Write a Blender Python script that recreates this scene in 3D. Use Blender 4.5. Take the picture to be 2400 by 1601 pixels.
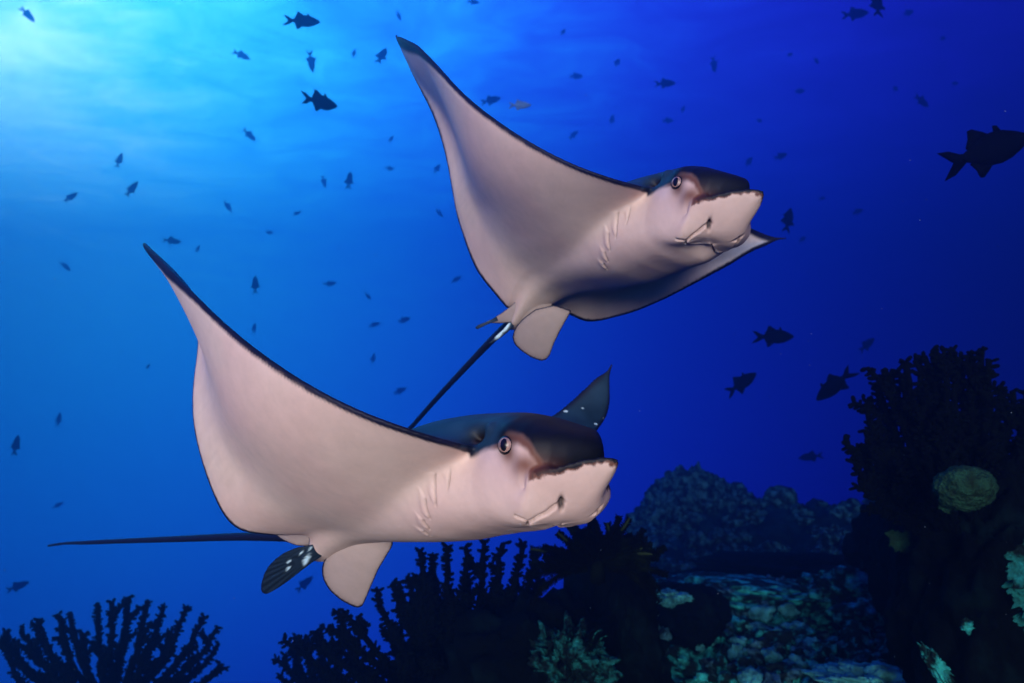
import bpy, bmesh, math, random
import numpy as np

# ------------------------------------------------------------------ scene, camera, light
for o in list(bpy.data.objects):
    bpy.data.objects.remove(o)
scene = bpy.context.scene
COL = scene.collection
PITCH = math.radians(12.0)
F = 1714.0            # focal length in pixels of the 2400 px wide photograph
CX, CY = 1200.0, 800.5

cam_data = bpy.data.cameras.new('camera')
cam_data.sensor_width = 36.0
cam_data.lens = 36.0 * F / 2400.0
cam_data.clip_start = 0.02
cam_data.clip_end = 2000.0
cam = bpy.data.objects.new('camera', cam_data)
COL.objects.link(cam)
cam.rotation_euler = (math.pi / 2 + PITCH, 0, 0)
cam_data.dof.use_dof = True
cam_data.dof.focus_distance = 1.2
cam_data.dof.aperture_fstop = 5.6
scene.camera = cam

world = bpy.data.worlds.new('World')
scene.world = world
world.use_nodes = True
wn = world.node_tree
wn.nodes.clear()


def nd(tree, kind, **kw):
    n = tree.nodes.new(kind)
    for k, v in kw.items():
        setattr(n, k, v)
    return n


def cam2world(c):
    c = np.asarray(c, float)
    cp, sp = math.cos(PITCH), math.sin(PITCH)
    x, y, z = c[..., 0], c[..., 1], c[..., 2]
    return np.stack([x, z * cp + y * sp, z * sp - y * cp], -1)


def at(px, py, d):
    """world point on the line of sight of a photo pixel at depth d metres"""
    return cam2world(np.array([(px - CX) / F * d, (py - CY) / F * d, d]))


# open water seen from inside: bright where the daylight comes down, deep blue away from it
GLOW = at(10, 90, 1.0)
GLOW = GLOW / np.linalg.norm(GLOW)
geo = nd(wn, 'ShaderNodeTexCoord')
dot = nd(wn, 'ShaderNodeVectorMath', operation='DOT_PRODUCT')
dot.inputs[1].default_value = GLOW
wn.links.new(geo.outputs['Generated'], dot.inputs[0])
acos = nd(wn, 'ShaderNodeMath', operation='ARCCOSINE', use_clamp=False)
wn.links.new(dot.outputs['Value'], acos.inputs[0])
div = nd(wn, 'ShaderNodeMath', operation='DIVIDE')
div.inputs[1].default_value = math.pi
wn.links.new(acos.outputs[0], div.inputs[0])
sep = nd(wn, 'ShaderNodeSeparateXYZ')
wn.links.new(geo.outputs['Generated'], sep.inputs[0])
# ripples of the surface far above: noise laid out on a horizontal plane (x/z, y/z)
zc = nd(wn, 'ShaderNodeMath', operation='MAXIMUM')
zc.inputs[1].default_value = 0.12
wn.links.new(sep.outputs['Z'], zc.inputs[0])
vdiv = nd(wn, 'ShaderNodeVectorMath', operation='DIVIDE')
comb = nd(wn, 'ShaderNodeCombineXYZ')
for i in range(3):
    wn.links.new(zc.outputs[0], comb.inputs[i])
wn.links.new(geo.outputs['Generated'], vdiv.inputs[0])
wn.links.new(comb.outputs[0], vdiv.inputs[1])
wmap = nd(wn, 'ShaderNodeMapping')
wmap.inputs['Scale'].default_value = (1.0, 1.6, 1.0)
wmap.inputs['Rotation'].default_value = (0, 0, 0.35)
wn.links.new(vdiv.outputs[0], wmap.inputs[0])
wnoise = nd(wn, 'ShaderNodeTexNoise')
wnoise.inputs['Scale'].default_value = 4.5
wnoise.inputs['Detail'].default_value = 7.0
wnoise.inputs['Roughness'].default_value = 0.62
wnoise.inputs['Distortion'].default_value = 0.6
wn.links.new(wmap.outputs[0], wnoise.inputs['Vector'])
wamp = nd(wn, 'ShaderNodeMapRange')
wamp.inputs['From Min'].default_value = 0.15
wamp.inputs['From Max'].default_value = 0.6
wamp.inputs['To Min'].default_value = 0.0
wamp.inputs['To Max'].default_value = 0.15
wn.links.new(sep.outputs['Z'], wamp.inputs['Value'])
nsub = nd(wn, 'ShaderNodeMath', operation='SUBTRACT')
nsub.inputs[1].default_value = 0.5
wn.links.new(wnoise.outputs['Fac'], nsub.inputs[0])
nmul = nd(wn, 'ShaderNodeMath', operation='MULTIPLY')
wn.links.new(nsub.outputs[0], nmul.inputs[0])
wn.links.new(wamp.outputs[0], nmul.inputs[1])
# the deeper the line of sight points, the darker
zmap = nd(wn, 'ShaderNodeMapRange')
zmap.inputs['From Min'].default_value = -0.6
zmap.inputs['From Max'].default_value = 0.6
zmap.inputs['To Min'].default_value = -0.025
zmap.inputs['To Max'].default_value = 0.06
wn.links.new(sep.outputs['Z'], zmap.inputs['Value'])
add1 = nd(wn, 'ShaderNodeMath', operation='ADD')
wn.links.new(div.outputs[0], add1.inputs[0])
wn.links.new(zmap.outputs[0], add1.inputs[1])
add2 = nd(wn, 'ShaderNodeMath', operation='ADD')
wn.links.new(add1.outputs[0], add2.inputs[0])
wn.links.new(nmul.outputs[0], add2.inputs[1])
ramp = nd(wn, 'ShaderNodeValToRGB')
ramp.color_ramp.interpolation = 'B_SPLINE'
WSTOPS = [  # angle from the glow in degrees (vertical term included), linear colour
    (-6, (6.5, 6.4, 3.4)), (4, (6.4, 6.0, 3.3)), (13, (1.9, 3.6, 2.9)), (20, (.28, 2.7, 2.6)),
    (31, (.10, 1.1, 2.0)), (45, (.06, .14, 1.28)), (58, (.05, .012, .82)), (73, (.03, .001, .38)),
    (95, (.01, .001, .13)), (180, (.005, .014, .09))]
cr = ramp.color_ramp
while len(cr.elements) < len(WSTOPS):
    cr.elements.new(0.5)
for e, (a, c) in zip(cr.elements, WSTOPS):
    e.position = (a + 20) / 200.0
    e.color = (*(v / 6.5 for v in c), 1)      # a ramp holds values up to 1; the strength makes up for it
rm = nd(wn, 'ShaderNodeMapRange')
rm.inputs['From Min'].default_value = -20 / 180.0
rm.inputs['From Max'].default_value = 180 / 180.0
wn.links.new(add2.outputs[0], rm.inputs['Value'])
wn.links.new(rm.outputs[0], ramp.inputs[0])
bg = nd(wn, 'ShaderNodeBackground')
WORLD_STRENGTH = 2.2
bg.inputs['Strength'].default_value = WORLD_STRENGTH * 6.5
wn.links.new(ramp.outputs[0], bg.inputs['Color'])
wo = nd(wn, 'ShaderNodeOutputWorld')
wn.links.new(bg.outputs[0], wo.inputs['Surface'])

flash_data = bpy.data.lights.new('sun', 'SUN')  # stands in for the diver's unseen flash, shining from the camera side
flash_data.energy = 4.9
flash_data.angle = math.radians(26.0)
flash_data.color = (1.0, 0.85, 0.75)
sun = bpy.data.objects.new('sun', flash_data)
COL.objects.link(sun)
FLASH_FROM = cam2world(np.array([-0.16, -0.23, -0.96]))     # towards the light
from mathutils import Vector, Matrix, Quaternion
sun.rotation_euler = Vector(FLASH_FROM).to_track_quat('Z', 'Y').to_euler()
sun.location = Vector(FLASH_FROM) * 20

vs = scene.view_settings
vs.view_transform = 'Standard'
vs.look = 'None'
vs.exposure = 0.0
vs.gamma = 1.0
vs.use_curve_mapping = False
scene.cycles.use_denoising = True
scene.cycles.volume_bounces = 0
scene.cycles.max_bounces = 6
scene.cycles.transparent_max_bounces = 6

rng = np.random.default_rng(11)
random.seed(5)


# ------------------------------------------------------------------ helpers
def tag(o, label=None, cat=None, group=None, kind=None):
    for k, v in (('label', label), ('category', cat), ('group', group), ('kind', kind)):
        if v:
            o[k] = v
    return o


def mesh_np(name, V, faces, smooth=True):
    me = bpy.data.meshes.new(name)
    V = np.asarray(V, np.float32)
    if isinstance(faces, np.ndarray):
        n, k = faces.shape
        me.vertices.add(len(V))
        me.vertices.foreach_set('co', V.ravel())
        me.loops.add(n * k)
        me.loops.foreach_set('vertex_index', faces.ravel().astype(np.int32))
        me.polygons.add(n)
        me.polygons.foreach_set('loop_start', np.arange(0, n * k, k, dtype=np.int32))
        me.update(calc_edges=True)
    else:
        me.from_pydata([tuple(map(float, v)) for v in V], [], [tuple(f) for f in faces])
    me.validate()
    if smooth:
        me.polygons.foreach_set('use_smooth', np.ones(len(me.polygons), bool))
    return me


def obj(name, me, mat=None, parent=None, loc=None):
    o = bpy.data.objects.new(name, me)
    COL.objects.link(o)
    if mat is not None and me is not None and not me.materials:
        me.materials.append(mat)
    if parent is not None:
        o.parent = parent
    if loc is not None:
        o.location = loc
    return o


def empty(name, loc, label=None, cat=None, group=None):
    o = bpy.data.objects.new(name, None)
    COL.objects.link(o)
    o.empty_display_size = 0.1
    o.location = loc
    return tag(o, label, cat, group)


_perm = np.random.default_rng(3).integers(0, 1 << 30, 4096)


def _h(ix, iy, iz):
    a = _perm[(ix & 4095)]
    b = _perm[((a + iy) & 4095)]
    c = _perm[((b + iz) & 4095)]
    return (c & 0xffff) / 32767.5 - 1.0


def vnoise(p):
    p = np.asarray(p, float)
    i = np.floor(p).astype(np.int64)
    f = p - i
    u = f * f * f * (f * (f * 6 - 15) + 10)
    r = 0
    for dx in (0, 1):
        for dy in (0, 1):
            for dz in (0, 1):
                w = (u[..., 0] if dx else 1 - u[..., 0]) * (u[..., 1] if dy else 1 - u[..., 1]) * (u[..., 2] if dz else 1 - u[..., 2])
                r = r + w * _h(i[..., 0] + dx, i[..., 1] + dy, i[..., 2] + dz)
    return r


def fbm(p, octv=4, gain=0.5):
    r, a, s = 0, 1.0, 1.0
    for k in range(octv):
        r = r + a * vnoise(p * s + 17.3 * k)
        a *= gain
        s *= 2.03
    return r


def sm(t):
    t = np.clip(t, 0, 1)
    return t * t * (3 - 2 * t)


class MB:
    """collects simple shapes into one mesh"""
    def __init__(self):
        self.V, self.F, self.n = [], [], 0

    def add(self, V, faces):
        self.V.append(np.asarray(V, float))
        self.F += [tuple(i + self.n for i in f) for f in faces]
        self.n += len(V)

    def tube(self, pts, rad, k=8, cap=True, jit=0.0):
        pts = np.asarray(pts, float)
        rad = np.broadcast_to(np.asarray(rad, float), (len(pts),))
        t = np.gradient(pts, axis=0)
        t /= np.linalg.norm(t, axis=1)[:, None] + 1e-12
        ref = np.array([0.0, 0.0, 1.0]) if abs(t[0][2]) < 0.9 else np.array([1.0, 0, 0])
        V = []
        for p, tt, r in zip(pts, t, rad):
            n = np.cross(tt, ref)
            n /= np.linalg.norm(n) + 1e-12
            b = np.cross(tt, n)
            ref = np.cross(n, tt) if False else ref
            for j in range(k):
                a = 2 * math.pi * j / k
                rr = r * (1 + (random.uniform(-jit, jit) if jit else 0))
                V.append(p + rr * (math.cos(a) * n + math.sin(a) * b))
        fs = []
        m = len(pts)
        for i in range(m - 1):
            for j in range(k):
                fs.append((i * k + j, i * k + (j + 1) % k, (i + 1) * k + (j + 1) % k, (i + 1) * k + j))
        if cap:
            V.append(pts[0] - t[0] * rad[0] * .5)
            V.append(pts[-1] + t[-1] * rad[-1] * .7)
            for j in range(k):
                fs.append((m * k, (j + 1) % k, j))
                fs.append((m * k + 1, (m - 1) * k + j, (m - 1) * k + (j + 1) % k))
        self.add(V, fs)

    def mesh(self, name):
        return mesh_np(name, np.concatenate(self.V), self.F)


# ------------------------------------------------------------------ materials
def mat_new(name):
    m = bpy.data.materials.new(name)
    m.use_nodes = True
    t = m.node_tree
    return m, t, t.nodes['Principled BSDF']


def simple_mat(name, col, rough=0.6, spec=0.3, noise=None, bump=0.0, scale=20.0, detail=5.0, coord='Object', ramp_pos=(0.35, 0.65)):
    """plain colour, or two colours mixed by noise, with fine relief"""
    m, t, b = mat_new(name)
    b.inputs['Roughness'].default_value = rough
    b.inputs['Specular IOR Level'].default_value = spec
    b.inputs['Base Color'].default_value = (*col, 1)
    if noise is not None or bump:
        tc = nd(t, 'ShaderNodeTexCoord')
        nz = nd(t, 'ShaderNodeTexNoise')
        nz.inputs['Scale'].default_value = scale
        nz.inputs['Detail'].default_value = detail
        nz.inputs['Roughness'].default_value = 0.62
        t.links.new(tc.outputs[coord], nz.inputs['Vector'])
        if noise is not None:
            r = nd(t, 'ShaderNodeValToRGB')
            r.color_ramp.elements[0].position, r.color_ramp.elements[1].position = ramp_pos
            r.color_ramp.elements[0].color = (*col, 1)
            r.color_ramp.elements[1].color = (*noise, 1)
            t.links.new(nz.outputs['Fac'], r.inputs[0])
            t.links.new(r.outputs[0], b.inputs['Base Color'])
        if bump:
            n2 = nd(t, 'ShaderNodeTexNoise')
            n2.inputs['Scale'].default_value = scale * 4
            n2.inputs['Detail'].default_value = 6
            t.links.new(tc.outputs[coord], n2.inputs['Vector'])
            bp = nd(t, 'ShaderNodeBump')
            bp.inputs['Strength'].default_value = bump
            bp.inputs['Distance'].default_value = 0.02
            t.links.new(n2.outputs['Fac'], bp.inputs['Height'])
            t.links.new(bp.outputs[0], b.inputs['Normal'])
    return m


def skin_mat():
    """ray skin: colour stored per vertex (where the animal is pale, brown or dark), mottling, white spots on the back"""
    m, t, b = mat_new('ray_skin')
    b.inputs['Roughness'].default_value = 0.55
    b.inputs['Specular IOR Level'].default_value = 0.22
    ca = nd(t, 'ShaderNodeAttribute', attribute_name='skin_colour')
    ra = nd(t, 'ShaderNodeAttribute', attribute_name='rest')
    sa = nd(t, 'ShaderNodeAttribute', attribute_name='spots')
    nz = nd(t, 'ShaderNodeTexNoise')
    nz.inputs['Scale'].default_value = 38
    nz.inputs['Detail'].default_value = 7
    nz.inputs['Roughness'].default_value = 0.7
    t.links.new(ra.outputs['Vector'], nz.inputs['Vector'])
    mr = nd(t, 'ShaderNodeMapRange')
    mr.inputs['From Min'].default_value = 0.25
    mr.inputs['From Max'].default_value = 0.75
    mr.inputs['To Min'].default_value = 0.90
    mr.inputs['To Max'].default_value = 1.06
    t.links.new(nz.outputs['Fac'], mr.inputs['Value'])
    mul = nd(t, 'ShaderNodeVectorMath', operation='SCALE')
    t.links.new(ca.outputs['Color'], mul.inputs[0])
    t.links.new(mr.outputs[0], mul.inputs['Scale'])
    # white spots of the back
    vo = nd(t, 'ShaderNodeTexVoronoi')
    vo.inputs['Scale'].default_value = 27
    vo.inputs['Randomness'].default_value = 1.0
    t.links.new(ra.outputs['Vector'], vo.inputs['Vector'])
    sp = nd(t, 'ShaderNodeMapRange')
    sp.inputs['From Min'].default_value = 0.16
    sp.inputs['From Max'].default_value = 0.11
    t.links.new(vo.outputs['Distance'], sp.inputs['Value'])
    sc = nd(t, 'ShaderNodeSeparateColor')
    t.links.new(vo.outputs['Color'], sc.inputs[0])
    th = nd(t, 'ShaderNodeMath', operation='LESS_THAN')
    th.inputs[1].default_value = 0.8
    t.links.new(sc.outputs[0], th.inputs[0])
    m1 = nd(t, 'ShaderNodeMath', operation='MULTIPLY')
    t.links.new(sp.outputs[0], m1.inputs[0])
    t.links.new(th.outputs[0], m1.inputs[1])
    m2 = nd(t, 'ShaderNodeMath', operation='MULTIPLY')
    t.links.new(m1.outputs[0], m2.inputs[0])
    t.links.new(sa.outputs['Fac'], m2.inputs[1])
    mx = nd(t, 'ShaderNodeMix', data_type='RGBA')
    t.links.new(m2.outputs[0], mx.inputs[0])
    t.links.new(mul.outputs[0], mx.inputs[6])
    mx.inputs[7].default_value = (.55, .75, .85, 1)
    t.links.new(mx.outputs[2], b.inputs['Base Color'])
    n2 = nd(t, 'ShaderNodeTexNoise')
    n2.inputs['Scale'].default_value = 160
    n2.inputs['Detail'].default_value = 4
    t.links.new(ra.outputs['Vector'], n2.inputs['Vector'])
    n3 = nd(t, 'ShaderNodeTexNoise')
    n3.inputs['Scale'].default_value = 14
    n3.inputs['Detail'].default_value = 3
    t.links.new(ra.outputs['Vector'], n3.inputs['Vector'])
    ad = nd(t, 'ShaderNodeMath', operation='MULTIPLY_ADD')
    ad.inputs[1].default_value = 0.25
    t.links.new(n2.outputs['Fac'], ad.inputs[0])
    t.links.new(n3.outputs['Fac'], ad.inputs[2])
    bp = nd(t, 'ShaderNodeBump')
    bp.inputs['Strength'].default_value = 0.18
    bp.inputs['Distance'].default_value = 0.004
    t.links.new(ad.outputs[0], bp.inputs['Height'])
    t.links.new(bp.outputs[0], b.inputs['Normal'])
    return m

# ------------------------------------------------------------------ seabed: reef shelf, drop-off on the left
def seabed_h(x, y):
    near = -1.35 + 0.03 * np.sin(x * 2.1) - 11.0 * sm((y - 3.9) / 5.0)          # small shelf under the near corals
    reef = np.interp(y, [0, 3, 5, 7, 9, 10.5, 14, 30, 60], [-1.5, -1.4, -1.22, -.72, -.16, -.15, -1.6, -7.0, -9.0])
    edge = 0.15 + 0.17 * (y - 4.5)
    s = sm((x - edge + 0.5) / 1.3)
    deep = -2.0 - 9.8 * sm((y - 2.0) / 9.0)
    base = np.maximum(near, deep)
    h = base * (1 - s) + reef * s
    h = h + 0.55 * sm((x - 4.0) / 5.0) * s * sm((30 - y) / 10)
    p = np.stack([x, y, 0 * x], -1)
    amp = 0.4 + 0.6 * s
    h = h + amp * (0.16 * fbm(p * 1.1, 3) + 0.085 * np.abs(fbm(p * 4.3 + 7, 4)) + 0.03 * fbm(p * 13 + 3, 3))
    return h


def graded(lo, hi, a, b, fine, coarse):
    """positions fine between a and b, growing coarser outside"""
    v = list(np.arange(a, b, fine))
    step, x = fine, b
    while x < hi:
        v.append(x)
        step = min(step * 1.12, coarse)
        x += step
    v.append(hi)
    step, x = fine, a
    while True:
        step = min(step * 1.12, coarse)
        x -= step
        if x <= lo:
            break
        v.insert(0, x)
    v.insert(0, lo)
    return np.array(v)


rock_mat = simple_mat('reef_rock', (.004, .009, .012), 0.85, 0.10, noise=(.010, .055, .060), bump=0.7, scale=3.2, detail=9, ramp_pos=(.44, .74), coord='Object')
gx = graded(-30, 30, -2.6, 5.2, .042, 2.0)
gy = graded(-1.0, 32, 2.6, 11.5, .045, 2.0)
GX, GY = np.meshgrid(gx, gy)
GZ = seabed_h(GX, GY)
nx_, ny_ = len(gx), len(gy)
V = np.stack([GX, GY, GZ], -1).reshape(-1, 3)
ii = (np.arange(ny_ - 1)[:, None] * nx_ + np.arange(nx_ - 1)[None]).ravel()
seabed = obj('seabed', mesh_np('seabed', V, np.stack([ii, ii + 1, ii + nx_ + 1, ii + nx_], 1)), rock_mat)
tag(seabed, 'dark rocky reef bed falling away into open blue water', None, None, 'structure')

# ------------------------------------------------------------------ the eagle rays
BAKE = {'le': [0.0975,0.0685,0.0392,0.0092,-0.0177,-0.0432,-0.0704,-0.1018],'te': [-0.0274,-0.0129,-0.0007,0.0055,0.0013,-0.0185,-0.052,-0.0917],
'F': {'P': [-0.3213,0.8781,-0.2149,-0.1398,0.2342,1.2891,1.4799,-0.3036,-0.5438,-0.3381,-0.983,-0.2794,0.3753,0.2909,-0.3887,-0.5163,-2.1792,-0.5557,-0.1359,-0.2943,0.0941],
'c': [[0.3135,-0.0939,-0.0023],[0.2434,-0.0994,-0.0024],[0.2354,-0.0893,0.0248],[0.3575,-0.0763,-0.0472],[0.449,0.0,-0.0198],
[0.3691,-0.0321,-0.0638],[0.3691,0.0321,-0.0638],[0.3248,-0.0671,-0.1009],[0.3424,0.0,-0.0904],[0.2054,-0.1081,-0.0679],
[0.173,-0.103,-0.0793],[0.1418,-0.0923,-0.0859],[0.1134,-0.0778,-0.0922],[0.0866,-0.0623,-0.0965],[-0.3488,0.0,-0.0454],
[-0.2745,-0.7697,0.0],[-0.0352,-0.5499,0.0],[0.0509,-0.4547,0.0],[0.1076,-0.3888,0.0],[0.1586,-0.3278,0.0],[0.1955,-0.2789,0.0],
[0.22,-0.2399,0.0],[0.2445,-0.1862,0.0],[0.2498,-0.1569,0.0],[0.2468,-0.13,0.0],[-0.4118,-0.86,0.0],[0.2397,-0.2008,0.0],
[0.2256,-0.2301,0.0],[0.2083,-0.2594,0.0],[0.1888,-0.2887,0.0],[0.1666,-0.318,0.0],[0.1423,-0.3473,0.0],[0.118,-0.3766,0.0],
[0.0931,-0.4059,0.0],[0.0679,-0.4352,0.0],[0.0424,-0.4645,0.0],[0.0164,-0.4938,0.0],[-0.0102,-0.5231,0.0],[-0.0375,-0.5524,0.0],
[-0.0656,-0.5817,0.0],[-0.0947,-0.611,0.0],[-0.1248,-0.6403,0.0],[-0.1558,-0.6696,0.0],[-0.1879,-0.6989,0.0],[-0.2221,-0.7282,0.0],
[-0.2584,-0.7575,0.0],[-0.2984,-0.7868,0.0],[-0.343,-0.8161,0.0],[-0.3888,-0.8454,0.0],[-0.4117,-0.86,0.0],[-0.3343,-0.694,0.0],
[-0.3166,-0.6329,0.0],[-0.309,-0.5841,0.0],[-0.3085,-0.5328,0.0],[-0.3151,-0.4767,0.0],[-0.3276,-0.4254,0.0],[-0.3545,-0.3473,0.0],
[-0.3831,-0.274,0.0],[-0.4042,-0.2032,0.0],[-0.4117,-0.86,0.0],[-0.3925,-0.2521,0.0],[-0.3799,-0.2814,0.0],[-0.3688,-0.3107,0.0],
[-0.3574,-0.34,0.0],[-0.3459,-0.3693,0.0],[-0.3356,-0.3986,0.0],[-0.3269,-0.4279,0.0],[-0.3193,-0.4572,0.0],[-0.3134,-0.4865,0.0],
[-0.3098,-0.5158,0.0],[-0.308,-0.5451,0.0],[-0.3084,-0.5743,0.0],[-0.3112,-0.6036,0.0],[-0.3166,-0.6329,0.0],[-0.3243,-0.6622,0.0],
[-0.3335,-0.6915,0.0],[-0.3443,-0.7208,0.0],[-0.3566,-0.7501,0.0],[-0.3706,-0.7794,0.0],[-0.3854,-0.8087,0.0],[-0.4004,-0.838,0.0],
[-0.4118,0.86,0.0],[-0.4041,0.8551,0.0],[-0.3583,0.8258,0.0],[-0.3241,0.8038,0.0],[-0.2647,0.7623,0.0],[-0.2163,0.7233,0.0],
[-0.4118,0.86,0.0],[-0.237,0.7404,0.0],[-0.2745,0.7697,0.0],[-0.3166,0.799,0.0],[-0.3621,0.8283,0.0],[-0.408,0.8576,0.0],
[-0.4092,0.8551,0.0],[-0.3767,0.7916,0.0],[-0.3513,0.7379,0.0],[-0.3257,0.6671,0.0],[-0.4117,0.86,0.0],[-0.3243,0.6622,0.0],
[-0.3335,0.6915,0.0],[-0.3443,0.7208,0.0],[-0.3566,0.7501,0.0],[-0.3706,0.7794,0.0],[-0.3854,0.8087,0.0],[-0.4004,0.838,0.0]],
'w': [[-0.0084,-0.0062],[-0.0004,0.0055],[-0.0012,0.0138],[0.0005,-0.0092],[-0.0035,-0.0026],[0.0046,0.0015],[0.0045,0.0064],
[-0.0072,-0.0067],[-0.0031,0.0106],[-0.0091,-0.0074],[-0.0084,-0.0054],[-0.0042,-0.0018],[0.0007,0.0025],[0.0048,0.0066],[-0.0144,0.0017],
[-0.0063,0.0091],[0.0002,0.0012],[-0.0026,0.0007],[0.0019,0.0017],[0.0026,-0.0022],[-0.0066,-0.0009],[-0.0038,-0.0001],[0.0123,-0.0009],
[0.0156,-0.0001],[0.0118,0.0026],[-0.0041,0.0042],[0.0082,-0.0008],[-0.0012,-0.0002],[-0.0069,-0.0003],[-0.0053,-0.0013],[0.0007,-0.0022],
[0.0048,-0.0014],[0.0035,0.0008],[-0.0004,0.0024],[-0.0028,0.0018],[-0.0022,0.0001],[-0.0003,-0.0007],[0.0006,0.0001],[0.0001,0.0012],
[-0.0007,0.0015],[-0.0014,0.0009],[-0.0019,0.0004],[-0.0029,0.0009],[-0.0048,0.0023],[-0.0069,0.005],[-0.0073,0.0083],[-0.0039,0.009],
[0.0005,0.0056],[-0.0011,0.0035],[-0.0041,0.0042],[-0.0005,-0.0057],[0.0066,-0.0005],[0.009,0.0014],[-0.0002,0.0005],[-0.0075,-0.001],
[-0.0023,0.0004],[0.0015,0.0008],[-0.0009,-0.0021],[-0.0016,0.008],[-0.0041,0.0042],[-0.0007,-0.0002],[-0.0009,-0.0023],[-0.0003,-0.0016],
[0.0012,0.0004],[0.0022,0.0017],[0.001,0.0015],[-0.0026,0.0003],[-0.0064,-0.0008],[-0.0073,-0.0009],[-0.0037,-0.0001],[0.0026,0.0008],
[0.008,0.0014],[0.0094,0.001],[0.0066,-0.0005],[0.0021,-0.0028],[-0.0004,-0.0055],[0.0008,-0.0078],[0.0046,-0.0089],[0.0074,-0.008],
[0.0062,-0.0048],[0.001,0.0002],[-0.0096,-0.0082],[-0.0015,-0.0059],[0.0317,0.0074],[0.0266,0.0102],[-0.0065,-0.0011],[-0.0024,-0.0079],
[-0.0096,-0.0082],[-0.0081,-0.0063],[-0.0028,0.0013],[0.0227,0.0096],[0.0306,0.0066],[-0.0055,-0.0071],[-0.0072,-0.0075],[-0.0067,-0.0011],
[-0.0205,-0.0001],[0.0266,0.0091],[-0.0094,-0.0082],[0.0311,0.01],[0.004,0.005],[-0.0159,0.0011],[-0.0203,-0.0005],[-0.0115,-0.0009],
[-0.0015,-0.002],[-0.0014,-0.005]]},
'R': {'P': [-0.3056,1.0686,0.0241,0.2345,-0.2487,1.7041,1.1634,0.1965,-0.8755,-1.1645,-0.2731,-0.4835,0.5486,0.7254,-0.336,1.095,1.8091,-0.392,-0.0732,-0.4249,-0.0118],
'c': [[0.3135,-0.0939,-0.0023],[0.2434,-0.0994,-0.0024],[0.2354,-0.0893,0.0248],[0.3575,-0.0763,-0.0472],[0.449,0.0,-0.0198],
[0.3691,-0.0321,-0.0638],[0.3691,0.0321,-0.0638],[0.3248,-0.0671,-0.1009],[0.3424,0.0,-0.0904],[0.2054,-0.1081,-0.0679],
[0.173,-0.103,-0.0793],[0.1418,-0.0923,-0.0859],[0.1134,-0.0778,-0.0922],[0.0866,-0.0623,-0.0965],[-0.3488,0.0,-0.0454],[-0.4118,-0.86,0.0],
[-0.1454,-0.6598,0.0],[-0.0306,-0.5451,0.0],[0.0637,-0.4401,0.0],[0.1282,-0.3644,0.0],[0.1781,-0.3033,0.0],[0.2171,-0.2447,0.0],
[0.2388,-0.2032,0.0],[0.2488,-0.1666,0.0],[0.2468,-0.13,0.0],[-0.4118,-0.86,0.0],[0.2397,-0.2008,0.0],[0.2256,-0.2301,0.0],
[0.2083,-0.2594,0.0],[0.1888,-0.2887,0.0],[0.1666,-0.318,0.0],[0.1423,-0.3473,0.0],[0.118,-0.3766,0.0],[0.0931,-0.4059,0.0],
[0.0679,-0.4352,0.0],[0.0424,-0.4645,0.0],[0.0164,-0.4938,0.0],[-0.0102,-0.5231,0.0],[-0.0375,-0.5524,0.0],[-0.0656,-0.5817,0.0],
[-0.0947,-0.611,0.0],[-0.1248,-0.6403,0.0],[-0.1558,-0.6696,0.0],[-0.1879,-0.6989,0.0],[-0.2221,-0.7282,0.0],[-0.2584,-0.7575,0.0],
[-0.2984,-0.7868,0.0],[-0.343,-0.8161,0.0],[-0.3888,-0.8454,0.0],[-0.4117,-0.86,0.0],[-0.3681,-0.7745,0.0],[-0.3222,-0.6549,0.0],
[-0.3093,-0.5206,0.0],[-0.3211,-0.4498,0.0],[-0.367,-0.3156,0.0],[-0.4015,-0.2252,0.0],[-0.3989,-0.1764,0.0],[-0.3848,-0.13,0.0],
[-0.4117,-0.86,0.0],[-0.4041,-0.2008,0.0],[-0.4003,-0.2301,0.0],[-0.3895,-0.2594,0.0],[-0.3769,-0.2887,0.0],[-0.3661,-0.318,0.0],
[-0.3545,-0.3473,0.0],[-0.3431,-0.3766,0.0],[-0.3334,-0.4059,0.0],[-0.3249,-0.4352,0.0],[-0.3176,-0.4645,0.0],[-0.3123,-0.4938,0.0],
[-0.3091,-0.5231,0.0],[-0.3079,-0.5524,0.0],[-0.3088,-0.5817,0.0],[-0.3123,-0.611,0.0],[-0.3184,-0.6403,0.0],[-0.3265,-0.6696,0.0],
[-0.336,-0.6989,0.0],[-0.3473,-0.7282,0.0],[-0.3599,-0.7575,0.0],[-0.3743,-0.7868,0.0],[-0.3891,-0.8161,0.0],[-0.4041,-0.8454,0.0],
[-0.3241,0.8038,0.0],[-0.3735,0.8356,0.0],[-0.4118,0.86,0.0],[-0.4118,0.86,0.0],[-0.3203,0.8014,0.0],[-0.3659,0.8307,0.0],
[-0.4118,0.86,0.0],[-0.4117,0.86,0.0],[-0.3928,0.8234,0.0],[-0.3718,0.7819,0.0],[-0.3483,0.7306,0.0],[-0.3086,0.5304,0.0],
[-0.3388,0.3888,0.0],[-0.3732,0.2985,0.0],[-0.4015,0.2252,0.0],[-0.4117,0.86,0.0],[-0.3925,0.2521,0.0],[-0.3799,0.2814,0.0],
[-0.3688,0.3107,0.0],[-0.3574,0.34,0.0],[-0.3459,0.3693,0.0],[-0.3356,0.3986,0.0],[-0.3269,0.4279,0.0],[-0.3193,0.4572,0.0],
[-0.3134,0.4865,0.0],[-0.3098,0.5158,0.0],[-0.308,0.5451,0.0],[-0.3084,0.5743,0.0],[-0.3112,0.6036,0.0],[-0.3166,0.6329,0.0],
[-0.3243,0.6622,0.0],[-0.3335,0.6915,0.0],[-0.3443,0.7208,0.0],[-0.3566,0.7501,0.0],[-0.3706,0.7794,0.0],[-0.3854,0.8087,0.0],
[-0.4004,0.838,0.0]],'w': [[0.0022,-0.0067],[-0.0011,-0.0009],[-0.0011,0.003],[-0.0023,-0.0056],[0.0053,-0.0042],[-0.0039,-0.0017],
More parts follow.
